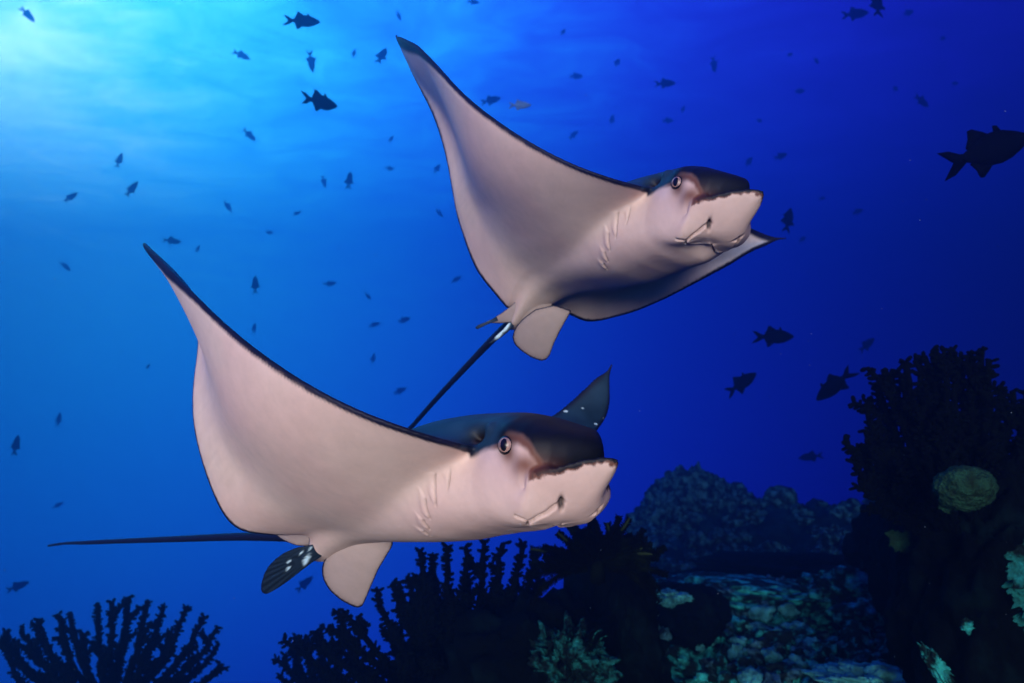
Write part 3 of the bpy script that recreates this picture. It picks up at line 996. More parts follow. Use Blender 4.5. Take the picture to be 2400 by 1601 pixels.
def fin_mesh(name, outline, depth, front='pale', spots=(), thick=.006, curl=(0, 0), n=110, rays=False, root=None):
    """a fin traced from its outline, lying at the depth of the body part it grows from; real thickness, two sides"""
    O = np.array(outline, float)
    per = np.concatenate([[0], np.cumsum(np.linalg.norm(np.diff(np.vstack([O, O[:1]]), axis=0), axis=1))])
    OO = np.vstack([O, O[:1]])
    s = np.linspace(0, per[-1], n, endpoint=False)
    P = np.stack([np.interp(s, per, OO[:, 0]), np.interp(s, per, OO[:, 1])], 1)
    for _ in range(2):
        P = .5 * P + .25 * (np.roll(P, 1, 0) + np.roll(P, -1, 0))
    c = P.mean(0)
    rings = [1.0, .988, .97, .95, .92, .87, .80, .72, .63, .54, .44, .34, .24, .12]
    V, Cc, fs = [], [], []
    rc = np.array(root if root else c, float)
    pale, dk = np.array([.56, .42, .36]), np.array([.012, .024, .040])
    def point(p, off):
        d = depth + .05 * ((p[0] - c[0]) / 100) ** 2 + .03 * ((p[1] - c[1]) / 100) ** 2 + curl[0] * (p[0] - c[0]) / 100 + curl[1] * (p[1] - c[1]) / 100 + off
        return px_cam(p[0], p[1], d)
    cols = {'pale': pale, 'dark': dk}
    for sidei, sgn in ((0, -1), (1, 1)):
        tone = front if sidei == 0 else ('dark' if front == 'pale' else 'pale')
        for k, r in enumerate(rings):
            h = thick * .5 * math.sqrt(max(0, 1 - r ** 6)) + (0 if k else 0)
            for p in P:
                q = c + (p - c) * r
                V.append(point(q, sgn * h))
                e = cols[tone].copy()
                if tone == 'dark':
                    ang = math.atan2(q[1] - rc[1], q[0] - rc[0])
                    if rays:
                        e = e * (1 + .5 * math.sin(ang * 70))
                    for (sx, sy, sr, sa) in spots:
                        dx, dy = q[0] - sx, q[1] - sy
                        u, w = dx * math.cos(sa) + dy * math.sin(sa), -dx * math.sin(sa) + dy * math.cos(sa)
                        g = 1 / (1 + math.exp(min(40, ((u / sr) ** 2 + (w / (sr * .38)) ** 2 - .8) * 5)))
                        e = e * (1 - g) + np.array([.60, .85, .95]) * g
                    rimf = 1 - float(sm((.985 - r) / .03))
                else:
                    rimf = 1 - float(sm((.972 - r + .006 * math.sin(37 * math.atan2(q[1] - c[1], q[0] - c[0]))) / .035))
                    rimf = max(rimf, .35 * (1 - float(sm((.97 - r) / .16))) * (.6 + .4 * math.sin(61 * math.atan2(q[1] - c[1], q[0] - c[0]) + 5 * math.sin(9 * r))))
                    if k == 0:
                        rimf = 1
                e = e * (1 - rimf) + fin_rim_dark * rimf
                Cc.append(e)
        V.append(point(c, sgn * thick * .5))
        Cc.append(cols[tone])
    m = len(rings) * n + 1
    for sd in (0, 1):
        o = sd * m
        for k in range(len(rings) - 1):
            for j in range(n):
                f = (o + k * n + j, o + k * n + (j + 1) % n, o + (k + 1) * n + (j + 1) % n, o + (k + 1) * n + j)
                fs.append(f if sd == 0 else f[::-1])
        for j in range(n):
            f = (o + (len(rings) - 1) * n + j, o + (len(rings) - 1) * n + (j + 1) % n, o + m - 1)
            fs.append(f if sd == 0 else f[::-1])
    for j in range(n):
        fs.append((j, m + j, m + (j + 1) % n, (j + 1) % n))
    V = np.array(V)
    me = mesh_np(name, V, fs)
    return me, V, np.array(Cc)


def make_ray(B, label, fins, tail_pts, extra=None):
    C = pose(RV, B)
    W = cam2world(C)
    base = cam2world(pose(np.array([[0., 0., -.1]]), B))[0]
    root = empty('eagle_ray', base, label, 'ray', 'eagle rays swimming over the reef')
    me = me_rest.copy()
    me.name = 'body'
    set_v(me, W - base)
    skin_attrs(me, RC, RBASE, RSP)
    obj('body', me, None, root)
    # eyes
    for sg in (-1, 1):
        e0 = np.array(LMK['eyeR']) * [1, -sg, 1]
        m = np.argmin(np.linalg.norm(RBASE - e0, axis=1))
        e0 = RBASE[m] * 1.0
        e0[0], e0[2] = LMK['eyeR'][0], LMK['eyeR'][2]
        h = .004
        fr = cam2world(pose(np.array([e0, e0 + [h, 0, 0], e0 + [0, sg * h, 0], e0 + [0, 0, h]]), B))
        ax = [(fr[k] - fr[0]) / np.linalg.norm(fr[k] - fr[0]) for k in (1, 2, 3)]
        out = ax[1] + .38 * ax[0] - .12 * ax[2]
        out /= np.linalg.norm(out)
        up = ax[2] - out * (ax[2] @ out)
        up /= np.linalg.norm(up)
        fw = np.cross(up, out)
        R_ = .0150
        cen = fr[0] - out * .0078 - base
        mb = MB()
        def cap(a0, a1, rad, n=28, k=8, sx=1.0, sy=1.0):
            V = []
            for i in range(k + 1):
                a = a0 + (a1 - a0) * i / k
                for j in range(n):
                    b = 2 * math.pi * j / n
                    dv = math.cos(a) * out + math.sin(a) * (sx * math.cos(b) * fw + sy * math.sin(b) * up)
                    V.append(cen + rad * dv / np.linalg.norm(dv))
            fs = [(i * n + j, i * n + (j + 1) % n, (i + 1) * n + (j + 1) % n, (i + 1) * n + j) for i in range(k) for j in range(n)]
            mb.add(V, fs)
        cap(0.001, 2.2, R_)
        eye = obj('eye', mb.mesh('eye'), eye_black, root)
        mb = MB()
        cap(0.001, .72, R_ * 1.012)
        obj('iris', mb.mesh('iris'), eye_iris, eye)
        mb = MB()
        cap(0.001, .60, R_ * 1.026, sx=.50, sy=1.0)
        obj('pupil', mb.mesh('pupil'), eye_black, eye)
    # fins
    for nm, kw in fins:
        fme, fv, fc = fin_mesh(nm, **kw)
        set_v(fme, cam2world(fv) - base)
        skin_attrs(fme, np.clip(fc, .001, 1), fv, np.zeros(len(fv)))
        obj(nm, fme, None, root)
    # tail
    pts = [px_cam(*p) for p in tail_pts]
    pts = np.array(pts)
    s = np.concatenate([[0], np.cumsum(np.linalg.norm(np.diff(pts, axis=0), axis=1))])
    ss = np.linspace(0, s[-1], 70)
    pp = np.stack([interp(s, pts[:, k], ss) for k in range(3)], 1)
    mb = MB()
    rad = np.interp(ss / s[-1], [0, .06, .25, .8, 1], [.0175, .0125, .0098, .0065, .0035])
    mb.tube(cam2world(pp) - base, rad, 12)
    tm = mb.mesh('tail')
    V_, _ = get_ve(tm)
    skin_attrs(tm, np.tile([.006, .008, .028], (len(V_), 1)), V_, np.zeros(len(V_)))
    obj('tail', tm, None, root)
    return root


FINS_F = [
    ('pelvic_fin', dict(outline=[(759, 1313), (755, 1328), (754, 1344), (759, 1362), (774, 1386), (800, 1408), (830, 1423), (841, 1425), (849, 1422), (858, 1402), (868, 1378), (887, 1334), (905, 1304), (922, 1276), (918, 1258), (880, 1255), (830, 1262), (780, 1285)],
                        depth=1.47, curl=(-.03, .07))),
    ('pelvic_fin', dict(outline=[(753, 1274), (728, 1277), (693, 1284), (665, 1296), (645, 1311), (630, 1326), (619, 1345), (612, 1370), (612, 1386), (618, 1392), (628, 1392), (657, 1375), (682, 1357), (703, 1340), (732, 1318), (760, 1300), (775, 1284)],
                        depth=1.50, front='dark', curl=(-.04, .05), rays=True, root=(748, 1290),
                        spots=[(718, 1312, 15, -1.15), (677, 1316, 7, -.6), (675, 1333, 8, -.8), (706, 1296, 6, -.8), (727, 1286, 6, -1.0)])),
    ('pectoral_lobe', dict(outline=[(634, 1241), (645, 1253), (658, 1263), (676, 1272), (696, 1279), (720, 1280), (745, 1277), (790, 1270), (790, 1240), (720, 1240), (670, 1238)],
                           depth=1.56, curl=(-.02, .06), thick=.012)),
]
FINS_R = [
    ('pelvic_fin', dict(outline=[(1210, 764), (1203, 780), (1201, 793), (1206, 807), (1222, 823), (1245, 838), (1268, 846), (1279, 844), (1288, 834), (1298, 806), (1313, 775), (1328, 748), (1340, 728), (1300, 715), (1255, 725), (1228, 745)],
                        depth=1.90, curl=(-.03, .09))),
    ('pelvic_fin', dict(outline=[(1221, 690), (1212, 702), (1200, 715), (1178, 732), (1158, 745), (1144, 757), (1170, 758), (1195, 756), (1217, 755), (1250, 742), (1290, 728), (1300, 705), (1260, 692)],
                        depth=1.93, curl=(-.03, .08))),
    ('fin_tip', dict(outline=[(1164, 742), (1145, 752), (1120, 762), (1113, 768), (1119, 772), (1135, 764), (1150, 757), (1168, 752)],
                     depth=1.915, front='dark', thick=.005, spots=[(1146, 750, 5, -.6), (1163, 740, 5, -.6)])),
    ('dorsal_fin', dict(outline=[(1192, 757), (1180, 772), (1162, 788), (1144, 806), (1150, 806), (1172, 793), (1192, 777), (1204, 765), (1210, 752)],
                        depth=1.96, front='dark', thick=.006, spots=[(1186, 766, 16, -.95), (1170, 784, 14, -.85)])),
]
HEAD_FIX = [(.3135, -.094, -.002), (.245, -.099, -.004), (.235, -.09, .025), (.2054, -.108, -.068), (.173, -.103, -.079), (.28, -.098, -.05)]
FIX = [(q, None) for q in HEAD_FIX]
fit_head(BAKE['F'], FIX + [
    ((.311, -.074, 'v'), (1204, 1212)), ((.322, -.058, 'v'), (1238, 1211)), ((.306, -.036, 'v'), (1250, 1231)), ((.371, -.031, 'v'), (1311, 1167)),
    ((.371, .031, 'v'), (1391, 1176)), ((.327, 0, 'v'), (1312, 1224)), ((.322, .058, 'v'), (1338, 1218)), ((.300, .07, 'v'), (1300, 1222)), ((.28, .0, 'v'), (1245, 1236)),
    ((.449, 0, -.020), (1447, 1081)), ((.357, -.0763, -.047), (1240, 1119)), ((.41, .042, -.03), (1421, 1137)), ((.41, -.042, -.03), (1352, 1090)),
    ((.392, 0, .0), (1407, 1056)), ((.37, .055, .0), (1408, 1040))])
fit_head(BAKE['R'], FIX + [
    ((.311, -.074, 'v'), (1581, 565)), ((.322, -.058, 'v'), (1609, 555)), ((.306, -.036, 'v'), (1626, 572)), ((.371, -.031, 'v'), (1659, 519)),
    ((.371, .031, 'v'), (1724, 547)), ((.327, 0, 'v'), (1668, 570)), ((.322, .058, 'v'), (1706, 578)), ((.28, .0, 'v'), (1640, 604)),
    ((.449, 0, -.020), (1788, 451)), ((.357, -.0763, -.047), (1622, 477)), ((.41, .042, -.03), (1765, 508)), ((.41, -.042, -.03), (1702, 455)),
    ((.392, 0, .0), (1752, 440)), ((.37, .055, .0), (1748, 438))])
ray_front = make_ray(BAKE['F'], 'eagle ray with pale pink face just above the reef, tail stretched out level', FINS_F,
                     [(790, 1268, 1.56), (700, 1259, 1.62), (610, 1257.5, 1.75), (400, 1264, 2.05), (200, 1272, 2.35), (140, 1275, 2.45), (114, 1279, 2.48)])
ray_back = make_ray(BAKE['R'], 'eagle ray gliding higher in open water with its far wing spread downward', FINS_R,
                    [(1255, 712, 1.94), (1210, 745, 2.0), (1160, 790, 2.10), (1100, 852, 2.22), (1020, 938, 2.4), (965, 1000, 2.52), (880, 1085, 2.7), (820, 1140, 2.85)])
bpy.data.meshes.remove(me_rest)

# ------------------------------------------------------------------ reef
def ico(sub):
    bm = bmesh.new()
    bmesh.ops.create_icosphere(bm, subdivisions=sub, radius=1.0)
    V = np.array([v.co[:] for v in bm.verts])
    fs = np.array([[v.index for v in f.verts] for f in bm.faces])
    bm.free()
    return V, fs


ICO = {k: ico(k) for k in (3, 4, 5, 6)}


def lump(size, rough=.35, freq=1.6, seed=0, sub=5, knob=0.0, knobf=7.0, flat=0.0):
    """weathered coral rock: sphere pushed in and out by layered noise, knobbly if wanted"""
    V, fs = ICO[sub]
    p = V * freq + seed * 7.31
    r = 1 + rough * fbm(p, 4, .52)
    r = r + rough * .35 * np.abs(fbm(p * 3.1 + 5, 3))
    if knob:
        r = r + knob * (np.maximum(vnoise(V * knobf + seed * 3.1), -.1)) + knob * .5 * np.abs(vnoise(V * knobf * 2.3 + seed))
    W = V * r[:, None] * np.asarray(size, float)
    if flat:
        W[:, 2] = np.where(W[:, 2] > flat * size[2], flat * size[2] + (W[:, 2] - flat * size[2]) * .25, W[:, 2])
    return W, fs


def rock(name, pos, size, mat, label, cat, group=None, **kw):
    W, fs = lump(size, **kw)
    o = obj(name, mesh_np(name, W, fs), mat, None, pos)
    return tag(o, label, cat, group)


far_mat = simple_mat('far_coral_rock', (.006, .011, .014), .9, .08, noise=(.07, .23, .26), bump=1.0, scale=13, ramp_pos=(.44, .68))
black_mat = simple_mat('shaded_reef_rock', (.0008, .0016, .0024), .9, .04, noise=(.003, .010, .011), bump=.8, scale=5, ramp_pos=(.52, .80))  # near black: the lack of light on this reef is put into the colour
teal_mat = simple_mat('teal_lit_rock', (.005, .012, .012), .85, .08, noise=(.04, .55, .47), bump=1.0, scale=11, ramp_pos=(.47, .68))  # teal patches: lit spots of the reef put into the rock colour
teal_dim = simple_mat('dim_teal_lit_rock', (.004, .010, .011), .85, .06, noise=(.016, .20, .18), bump=1.0, scale=16, ramp_pos=(.47, .70))  # dimmer copy of the lit teal patches, also put into the colour
pale_mat = simple_mat('pale_crust', (.02, .09, .09), .8, .1, noise=(.08, .42, .40), bump=.8, scale=14, ramp_pos=(.35, .7))
blue_mat = simple_mat('finger_coral', (.012, .035, .06), .75, .1, noise=(.05, .16, .26), bump=.4, scale=30)
plate_mat = simple_mat('plate_coral', (.008, .016, .008), .8, .1, noise=(.020, .085, .045), bump=.9, scale=24, ramp_pos=(.3, .75))
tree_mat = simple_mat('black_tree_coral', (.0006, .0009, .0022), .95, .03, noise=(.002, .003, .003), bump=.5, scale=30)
star_mat = simple_mat('feather_star', (.0010, .0014, .0012), .9, .04, noise=(.006, .010, .004), scale=9, ramp_pos=(.5, .8))
star_tip = simple_mat('feather_star_tip', (.02, .032, .008), .8, .06)
fish_mat = simple_mat('triggerfish_skin', (.0008, .0012, .004), .8, .02, noise=(.0015, .002, .007), scale=9)
pale_fish = simple_mat('pale_fish_skin', (.30, .36, .42), .5, .25)

# the far ridge
rock('coral_bommie', at(1612, 1222, 8.8), (.48, .50, .56), far_mat, 'tall rounded coral rock standing highest on the far reef ridge', 'coral rock', sub=6, rough=.22, freq=1.5, seed=2, knob=.16, knobf=9)
rock('coral_bommie', at(1700, 1240, 8.9), (.42, .45, .42), far_mat, 'sloping coral rock leaning against the tall rounded bommie', 'coral rock', sub=6, rough=.28, freq=1.4, seed=5, knob=.16, knobf=10)
rock('coral_bommie', at(1548, 1255, 8.2), (.30, .32, .36), far_mat, 'knobbly coral rock at the open-water foot of the tall bommie', 'coral rock', sub=6, rough=.28, freq=1.7, seed=8, knob=.2, knobf=9)
rock('brain_coral', at(1828, 1170, 8.6), (.18, .19, .16), far_mat, 'small smooth dome of coral sitting on the far ridge beside the bommie', 'coral', sub=5, rough=.10, freq=1.5, seed=3, knob=.05, knobf=14)
for i in range(70):
    px = 1500 + 560 * rng.random()
    t = rng.random()
    py = 1185 + 150 * t - (px - 1500) * .045 + 12 * rng.random()
    d = 9.0 - 2.6 * t
    sz = rng.uniform(.055, .15)
    c = at(px, py, d)
    c[2] = max(c[2], float(seabed_h(np.array([c[0]]), np.array([c[1]]))[0]) - .02)
    rock('boulder_coral', c, (sz, sz * rng.uniform(.8, 1.2), sz * rng.uniform(.6, .95)), far_mat,
         'small knobbly coral head growing on the far reef ridge', 'coral', 'coral heads on the far ridge', sub=4, rough=.3, freq=2.2, seed=20 + i, knob=.28, knobf=4.5)

# mid reef slope
rock('reef_ledge', at(1860, 1440, 5.0), (1.0, .7, .42), teal_mat, 'broad teal ledge of reef between the dark boulder and the black wall', 'reef', sub=6, rough=.30, freq=1.6, seed=31, knob=.10, knobf=9, flat=.35)
rock('reef_ledge', at(2040, 1415, 4.6), (.32, .35, .20), teal_mat, 'raised teal shoulder of reef ending at the black wall', 'reef', sub=6, rough=.34, freq=2.0, seed=33, knob=.14, knobf=8)
rock('reef_ledge', at(1730, 1600, 4.2), (.55, .5, .24), teal_mat, 'low crusted reef shelf in front of the broad teal ledge', 'reef', sub=6, rough=.36, freq=2.2, seed=35, knob=.18, knobf=10)
for i in range(16):
    px, py = 1960 + 190 * rng.random(), 1490 + 95 * rng.random()
    sz = rng.uniform(.035, .085)
    rock('lobed_coral', at(px, py, 4.0 - (py - 1490) / 300), (sz, sz, sz * 1.15), teal_mat, 'rounded lump of coral clustered at the foot of the black wall', 'coral', 'rounded coral lumps by the black wall', sub=4, rough=.28, freq=1.6, seed=60 + i, knob=.14, knobf=5)
for i in range(14):
    px, py = 1660 + 130 * rng.random(), 1400 + 110 * rng.random()
    sz = rng.uniform(.04, .09)
    rock('crusted_stone', at(px, py, 4.7 - (py - 1400) / 260), (sz * 1.4, sz, sz * .8), far_mat, 'small crusted stone beside the dark mid-slope boulder', 'stone', 'crusted stones beside the boulder', sub=4, rough=.34, freq=1.8, seed=90 + i, knob=.12, knobf=6)
rock('boulder', at(1612, 1450, 4.1), (.20, .24, .17), black_mat, 'dark boulder with a pale crusted top below the feather star', 'rock', sub=5, rough=.22, freq=1.4, seed=41, knob=.06)
rock('crust_patch', at(1575, 1400, 3.95), (.085, .09, .035), pale_mat, 'pale blue-green crust capping the dark boulder', 'sponge', sub=5, rough=.4, freq=1.9, seed=43, knob=.2, knobf=5)
rock('crust_patch', at(1552, 1500, 3.85), (.035, .03, .06), far_mat, 'greyish crust clinging to the open side of the dark boulder', 'sponge', sub=5, rough=.4, freq=1.9, seed=44, knob=.2, knobf=5)
rock('sponge', at(1949, 1446, 4.5), (.055, .04, .032), pale_mat, 'small white sponge lying low on the teal ledge', 'sponge', sub=4, rough=.3, seed=45, knob=.1)
rock('sponge', at(2003, 1424, 4.5), (.06, .04, .036), pale_mat, 'knobbed white sponge lying higher up the teal ledge', 'sponge', sub=4, rough=.4, seed=47, knob=.25, knobf=4)
rock('reef_ledge', at(2075, 1612, 3.0), (.22, .2, .065), pale_mat, 'pale blue crusted rim jutting out below the black wall', 'reef', sub=6, rough=.4, freq=2.2, seed=49, knob=.2, knobf=9)

# loose rubble over the slope
for i in range(110):
    px, py = 1640 + 520 * rng.random(), 1385 + 225 * rng.random() ** .8
    if 1540 < px < 1690 and py < 1500:
        continue
    d = 4.9 - (py - 1385) / 225 * 1.5 - .1 * rng.random()
    sz = rng.uniform(.018, .055)
    rock('rubble_stone', at(px, py, d), (sz * rng.uniform(1, 1.7), sz, sz * rng.uniform(.6, 1.1)), (teal_mat, far_mat, pale_mat, teal_mat)[i % 4],
         'loose crusted stone among the rubble on the teal ledge' if i % 4 != 2 else 'loose pale crusted stone among the rubble on the teal ledge', 'stone', 'rubble on the teal ledge',
         sub=3, rough=.45, freq=1.7, seed=200 + i, knob=.2, knobf=4).rotation_euler = (rng.uniform(-.5, .5), rng.uniform(-.5, .5), rng.uniform(0, 6))

# black wall on the right and the dark outcrop under the snout
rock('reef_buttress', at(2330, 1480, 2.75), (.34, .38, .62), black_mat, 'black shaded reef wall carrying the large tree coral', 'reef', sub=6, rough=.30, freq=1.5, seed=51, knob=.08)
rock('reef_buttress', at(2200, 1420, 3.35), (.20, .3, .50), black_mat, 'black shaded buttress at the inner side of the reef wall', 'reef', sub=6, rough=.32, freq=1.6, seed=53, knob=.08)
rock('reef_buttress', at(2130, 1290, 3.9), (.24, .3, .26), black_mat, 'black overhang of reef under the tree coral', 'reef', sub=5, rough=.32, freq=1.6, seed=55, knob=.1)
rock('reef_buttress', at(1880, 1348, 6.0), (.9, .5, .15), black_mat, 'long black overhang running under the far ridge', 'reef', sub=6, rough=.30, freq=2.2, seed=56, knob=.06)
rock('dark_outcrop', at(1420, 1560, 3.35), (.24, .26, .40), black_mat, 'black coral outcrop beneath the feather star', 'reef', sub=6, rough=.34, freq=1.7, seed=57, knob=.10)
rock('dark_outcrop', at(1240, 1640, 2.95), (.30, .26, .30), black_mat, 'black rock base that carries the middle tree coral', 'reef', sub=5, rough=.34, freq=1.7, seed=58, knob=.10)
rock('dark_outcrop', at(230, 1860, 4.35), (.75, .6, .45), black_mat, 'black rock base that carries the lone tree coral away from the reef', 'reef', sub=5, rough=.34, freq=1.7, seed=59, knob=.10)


# encrusted tangle: turquoise rock with tubes of algae and sponge
def tangle(pos, label):
    root = empty('sponge_tangle', pos, label, 'sponge')
    W, fs = lump((.10, .09, .10), rough=.6, freq=2.4, seed=70, sub=6, knob=.35, knobf=6)
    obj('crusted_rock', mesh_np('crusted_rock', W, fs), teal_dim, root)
    for i in range(70):
        a = random.uniform(0, 2 * math.pi)
        zz = random.uniform(-.10, .14)
        r0 = .10 * math.sqrt(max(.08, 1 - (zz / .24) ** 2))
        p = np.array([r0 * math.cos(a), -abs(r0 * math.sin(a)) * .8, zz * .8])
        pts = [p]
        dv = np.array([math.cos(a) * .5, -.4, random.uniform(.2, 1.2)])
        for k in range(6):
            dv = dv + np.array([random.uniform(-.6, .6), random.uniform(-.5, .3), random.uniform(-.5, .7)])
            dv /= np.linalg.norm(dv)
            pts.append(pts[-1] + dv * random.uniform(.008, .018))
        mb = MB()
        r = random.uniform(.0022, .0055)
        mb.tube(pts, np.linspace(r, r * .55, len(pts)), 7, jit=.25)
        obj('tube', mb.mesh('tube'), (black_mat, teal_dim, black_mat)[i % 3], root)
    return root


tangle(at(1335, 1560, 2.78), 'turquoise tangle of sponge tubes and crusts on the dark outcrop')


# ---- black tree corals: knobbly branches spread in a fan
def coral_branch(pts, r0, r1, knobs):
    mb = MB()
    pts = np.asarray(pts, float)
    s = np.concatenate([[0], np.cumsum(np.linalg.norm(np.diff(pts, axis=0), axis=1))])
    n = max(6, int(s[-1] / .02))
    ss = np.linspace(0, s[-1], n)
    pp = np.stack([np.interp(ss, s, pts[:, k]) for k in range(3)], 1)
    rr = np.linspace(r0, r1, n)
    mb.tube(pp, rr, 7, jit=.22)
    t = np.gradient(pp, axis=0)
    for _ in range(int(knobs * s[-1])):
        i = random.randrange(n)
        tt = t[i] / np.linalg.norm(t[i])
        dv = np.array([random.gauss(0, 1) for _ in range(3)])
        dv[1] *= .7
        dv -= tt * (dv @ tt)
        dv /= np.linalg.norm(dv) + 1e-9
        dv = dv + tt * random.uniform(.2, .9)
        dv /= np.linalg.norm(dv)
        ln = random.uniform(.012, .028) * KS
        kr = random.uniform(.0055, .0085) * KS
        a = pp[i] + dv * rr[i] * .4
        mb.tube([a, a + dv * ln * .55, a + dv * ln], [kr * .75, kr, kr * .8], 6)
    return mb


KS = 1.1


def tree_coral(base, tips, label, depth_spread=.10, r0=.020, r1=.0095, knobs=95, side=2, group='black tree corals on the reef', drop=0, push=1.0):
    """tips: photo pixels where main branches end, with their depth"""
    root = empty('tree_coral', base, label, 'coral', group)
    base = np.asarray(base, float)
    mb = MB()
    mb.tube([np.array([0, 0, -.12]), np.array([0, 0, 0.]), np.array([0, 0, .08])], [.05, .042, .03], 10, jit=.2)
    obj('stem', mb.mesh('stem'), tree_mat, root)
    for (px, py, d) in tips:
        py, d = py + drop, d * push
        tip = at(px, py, d + random.uniform(-depth_spread, depth_spread)) - base
        L = np.linalg.norm(tip)
        up = np.array([0, 0, 1.0])
        start = np.array([tip[0] * .06, tip[1] * .06, .02 + random.uniform(0, .05)])
        side_v = tip / L
        c1 = start + (tip - start) * .38 + up * .0 * L + np.array([tip[0] * .10, 0, -.04 * L])
        ts = np.linspace(0, 1, 14)[:, None]
        c2 = tip - (up * .55 + side_v * .45) * L * .28
        P = (1 - ts) ** 3 * start + 3 * (1 - ts) ** 2 * ts * c1 + 3 * (1 - ts) * ts ** 2 * c2 + ts ** 3 * tip
        P[1:-1] += np.random.default_rng(int(px)).normal(0, .006, (12, 3))
        b = coral_branch(P, r0, r1, knobs)
        # short side shoots
        for k in range(side):
            i = random.randrange(5, 12)
            dv = (P[i + 1] - P[i]) / np.linalg.norm(P[i + 1] - P[i])
            sd = np.array([random.choice((-1, 1)) * random.uniform(.5, .9), random.uniform(-.4, .4), .1])
            e = P[i] + (dv + sd) * random.uniform(.05, .10)
            q = coral_branch([P[i], (P[i] + e) / 2 + dv * .012, e], r1 * 1.25, r1 * .8, knobs * 1.1)
            b.V += q.V
            b.F += [tuple(x + b.n for x in f) for f in q.F]
            b.n += q.n
        obj('branch', b.mesh('branch'), tree_mat, root)
    return root


tipsL = [(2, 1475, 2.9), (12, 1460, 3.0), (52, 1448, 2.95), (88, 1430, 3.05), (137, 1422, 2.9), (165, 1418, 3.1), (228, 1392, 3.0), (262, 1390, 2.95), (303, 1378, 3.05),
         (345, 1386, 2.95), (383, 1402, 3.05), (437, 1405, 2.95), (478, 1426, 3.0), (508, 1452, 2.95), (512, 1488, 3.05), (515, 1536, 3.0), (480, 1585, 2.95),
         (190, 1460, 3.1), (290, 1450, 3.1), (400, 1470, 3.1), (90, 1500, 3.1), (340, 1500, 2.85), (240, 1510, 2.85), (440, 1530, 3.1), (150, 1540, 2.85), (30, 1540, 3.1)]
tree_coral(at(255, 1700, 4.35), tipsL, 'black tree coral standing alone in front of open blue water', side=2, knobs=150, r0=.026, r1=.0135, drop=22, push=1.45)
tipsM = [(700, 1492, 2.95), (792, 1425, 2.9), (838, 1440, 2.85), (885, 1375, 2.9), (922, 1352, 2.85), (955, 1345, 2.9), (974, 1336, 2.8), (740, 1470, 3.0),
         (985, 1280, 2.85), (1012, 1292, 2.9), (1048, 1270, 2.8), (1090, 1272, 2.9), (1135, 1262, 2.85), (1180, 1262, 2.9), (1225, 1262, 2.8), (1255, 1290, 2.85), (1262, 1340, 2.9),
         (900, 1460, 3.0), (960, 1420, 3.0), (1040, 1380, 3.0), (1100, 1350, 3.0), (1160, 1350, 3.0), (1210, 1370, 3.0), (830, 1520, 3.0), (1000, 1490, 2.75), (1080, 1450, 2.75),
         (1150, 1440, 2.75), (1215, 1450, 2.75), (930, 1530, 2.75), (760, 1560, 2.9), (870, 1575, 2.75), (1040, 1550, 2.7), (1120, 1540, 2.7), (1190, 1540, 2.7), (1260, 1430, 2.8)]
tipsM += [(900 + 370 * rng.random(), 1360 + 200 * rng.random(), 2.75 + .35 * rng.random()) for _ in range(22)]
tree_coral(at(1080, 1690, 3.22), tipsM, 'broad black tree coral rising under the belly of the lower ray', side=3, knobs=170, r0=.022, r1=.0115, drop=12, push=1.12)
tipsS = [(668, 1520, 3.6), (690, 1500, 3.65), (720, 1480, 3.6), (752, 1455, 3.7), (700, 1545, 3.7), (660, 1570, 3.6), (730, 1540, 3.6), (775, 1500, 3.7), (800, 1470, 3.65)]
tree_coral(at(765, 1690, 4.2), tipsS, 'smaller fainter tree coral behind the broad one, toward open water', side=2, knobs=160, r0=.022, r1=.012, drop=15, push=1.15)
tipsR = [(2028, 1010, 2.75), (2040, 990, 2.8), (2012, 1052, 2.7), (2062, 915, 2.75), (2055, 905, 2.85), (2105, 872, 2.8), (2090, 885, 2.75), (2122, 850, 2.7), (2145, 845, 2.85), (2165, 836, 2.75), (2200, 842, 2.8), (2215, 842, 2.7),
         (2252, 838, 2.8), (2275, 836, 2.75), (2290, 862, 2.85), (2318, 848, 2.75), (2345, 905, 2.8), (2374, 918, 2.75), (2405, 925, 2.85), (2440, 930, 2.8),
         (2045, 1100, 2.75), (2060, 1140, 2.8), (2080, 1010, 2.9), (2120, 960, 2.9), (2160, 930, 2.9), (2210, 920, 2.95), (2260, 920, 2.9), (2310, 940, 2.95), (2360, 990, 2.9), (2410, 1000, 2.9),
         (2100, 1090, 2.65), (2200, 1010, 2.65), (2320, 1030, 2.65), (2130, 1140, 2.95), (2060, 1050, 2.85), (2420, 1110, 2.8), (2300, 1100, 2.6), (2190, 1130, 2.9), (2250, 1090, 2.9),
         (2085, 1185, 2.75), (2030, 955, 2.8), (2005, 1085, 2.8), (2030, 1125, 2.75), (2075, 865, 2.8), (2185, 822, 2.8), (2300, 822, 2.8), (2232, 822, 2.75)]
tree_coral(at(2255, 1300, 2.78), tipsR, 'tall bushy black tree coral on top of the black reef wall', side=2, knobs=150, r0=.020, r1=.0105)


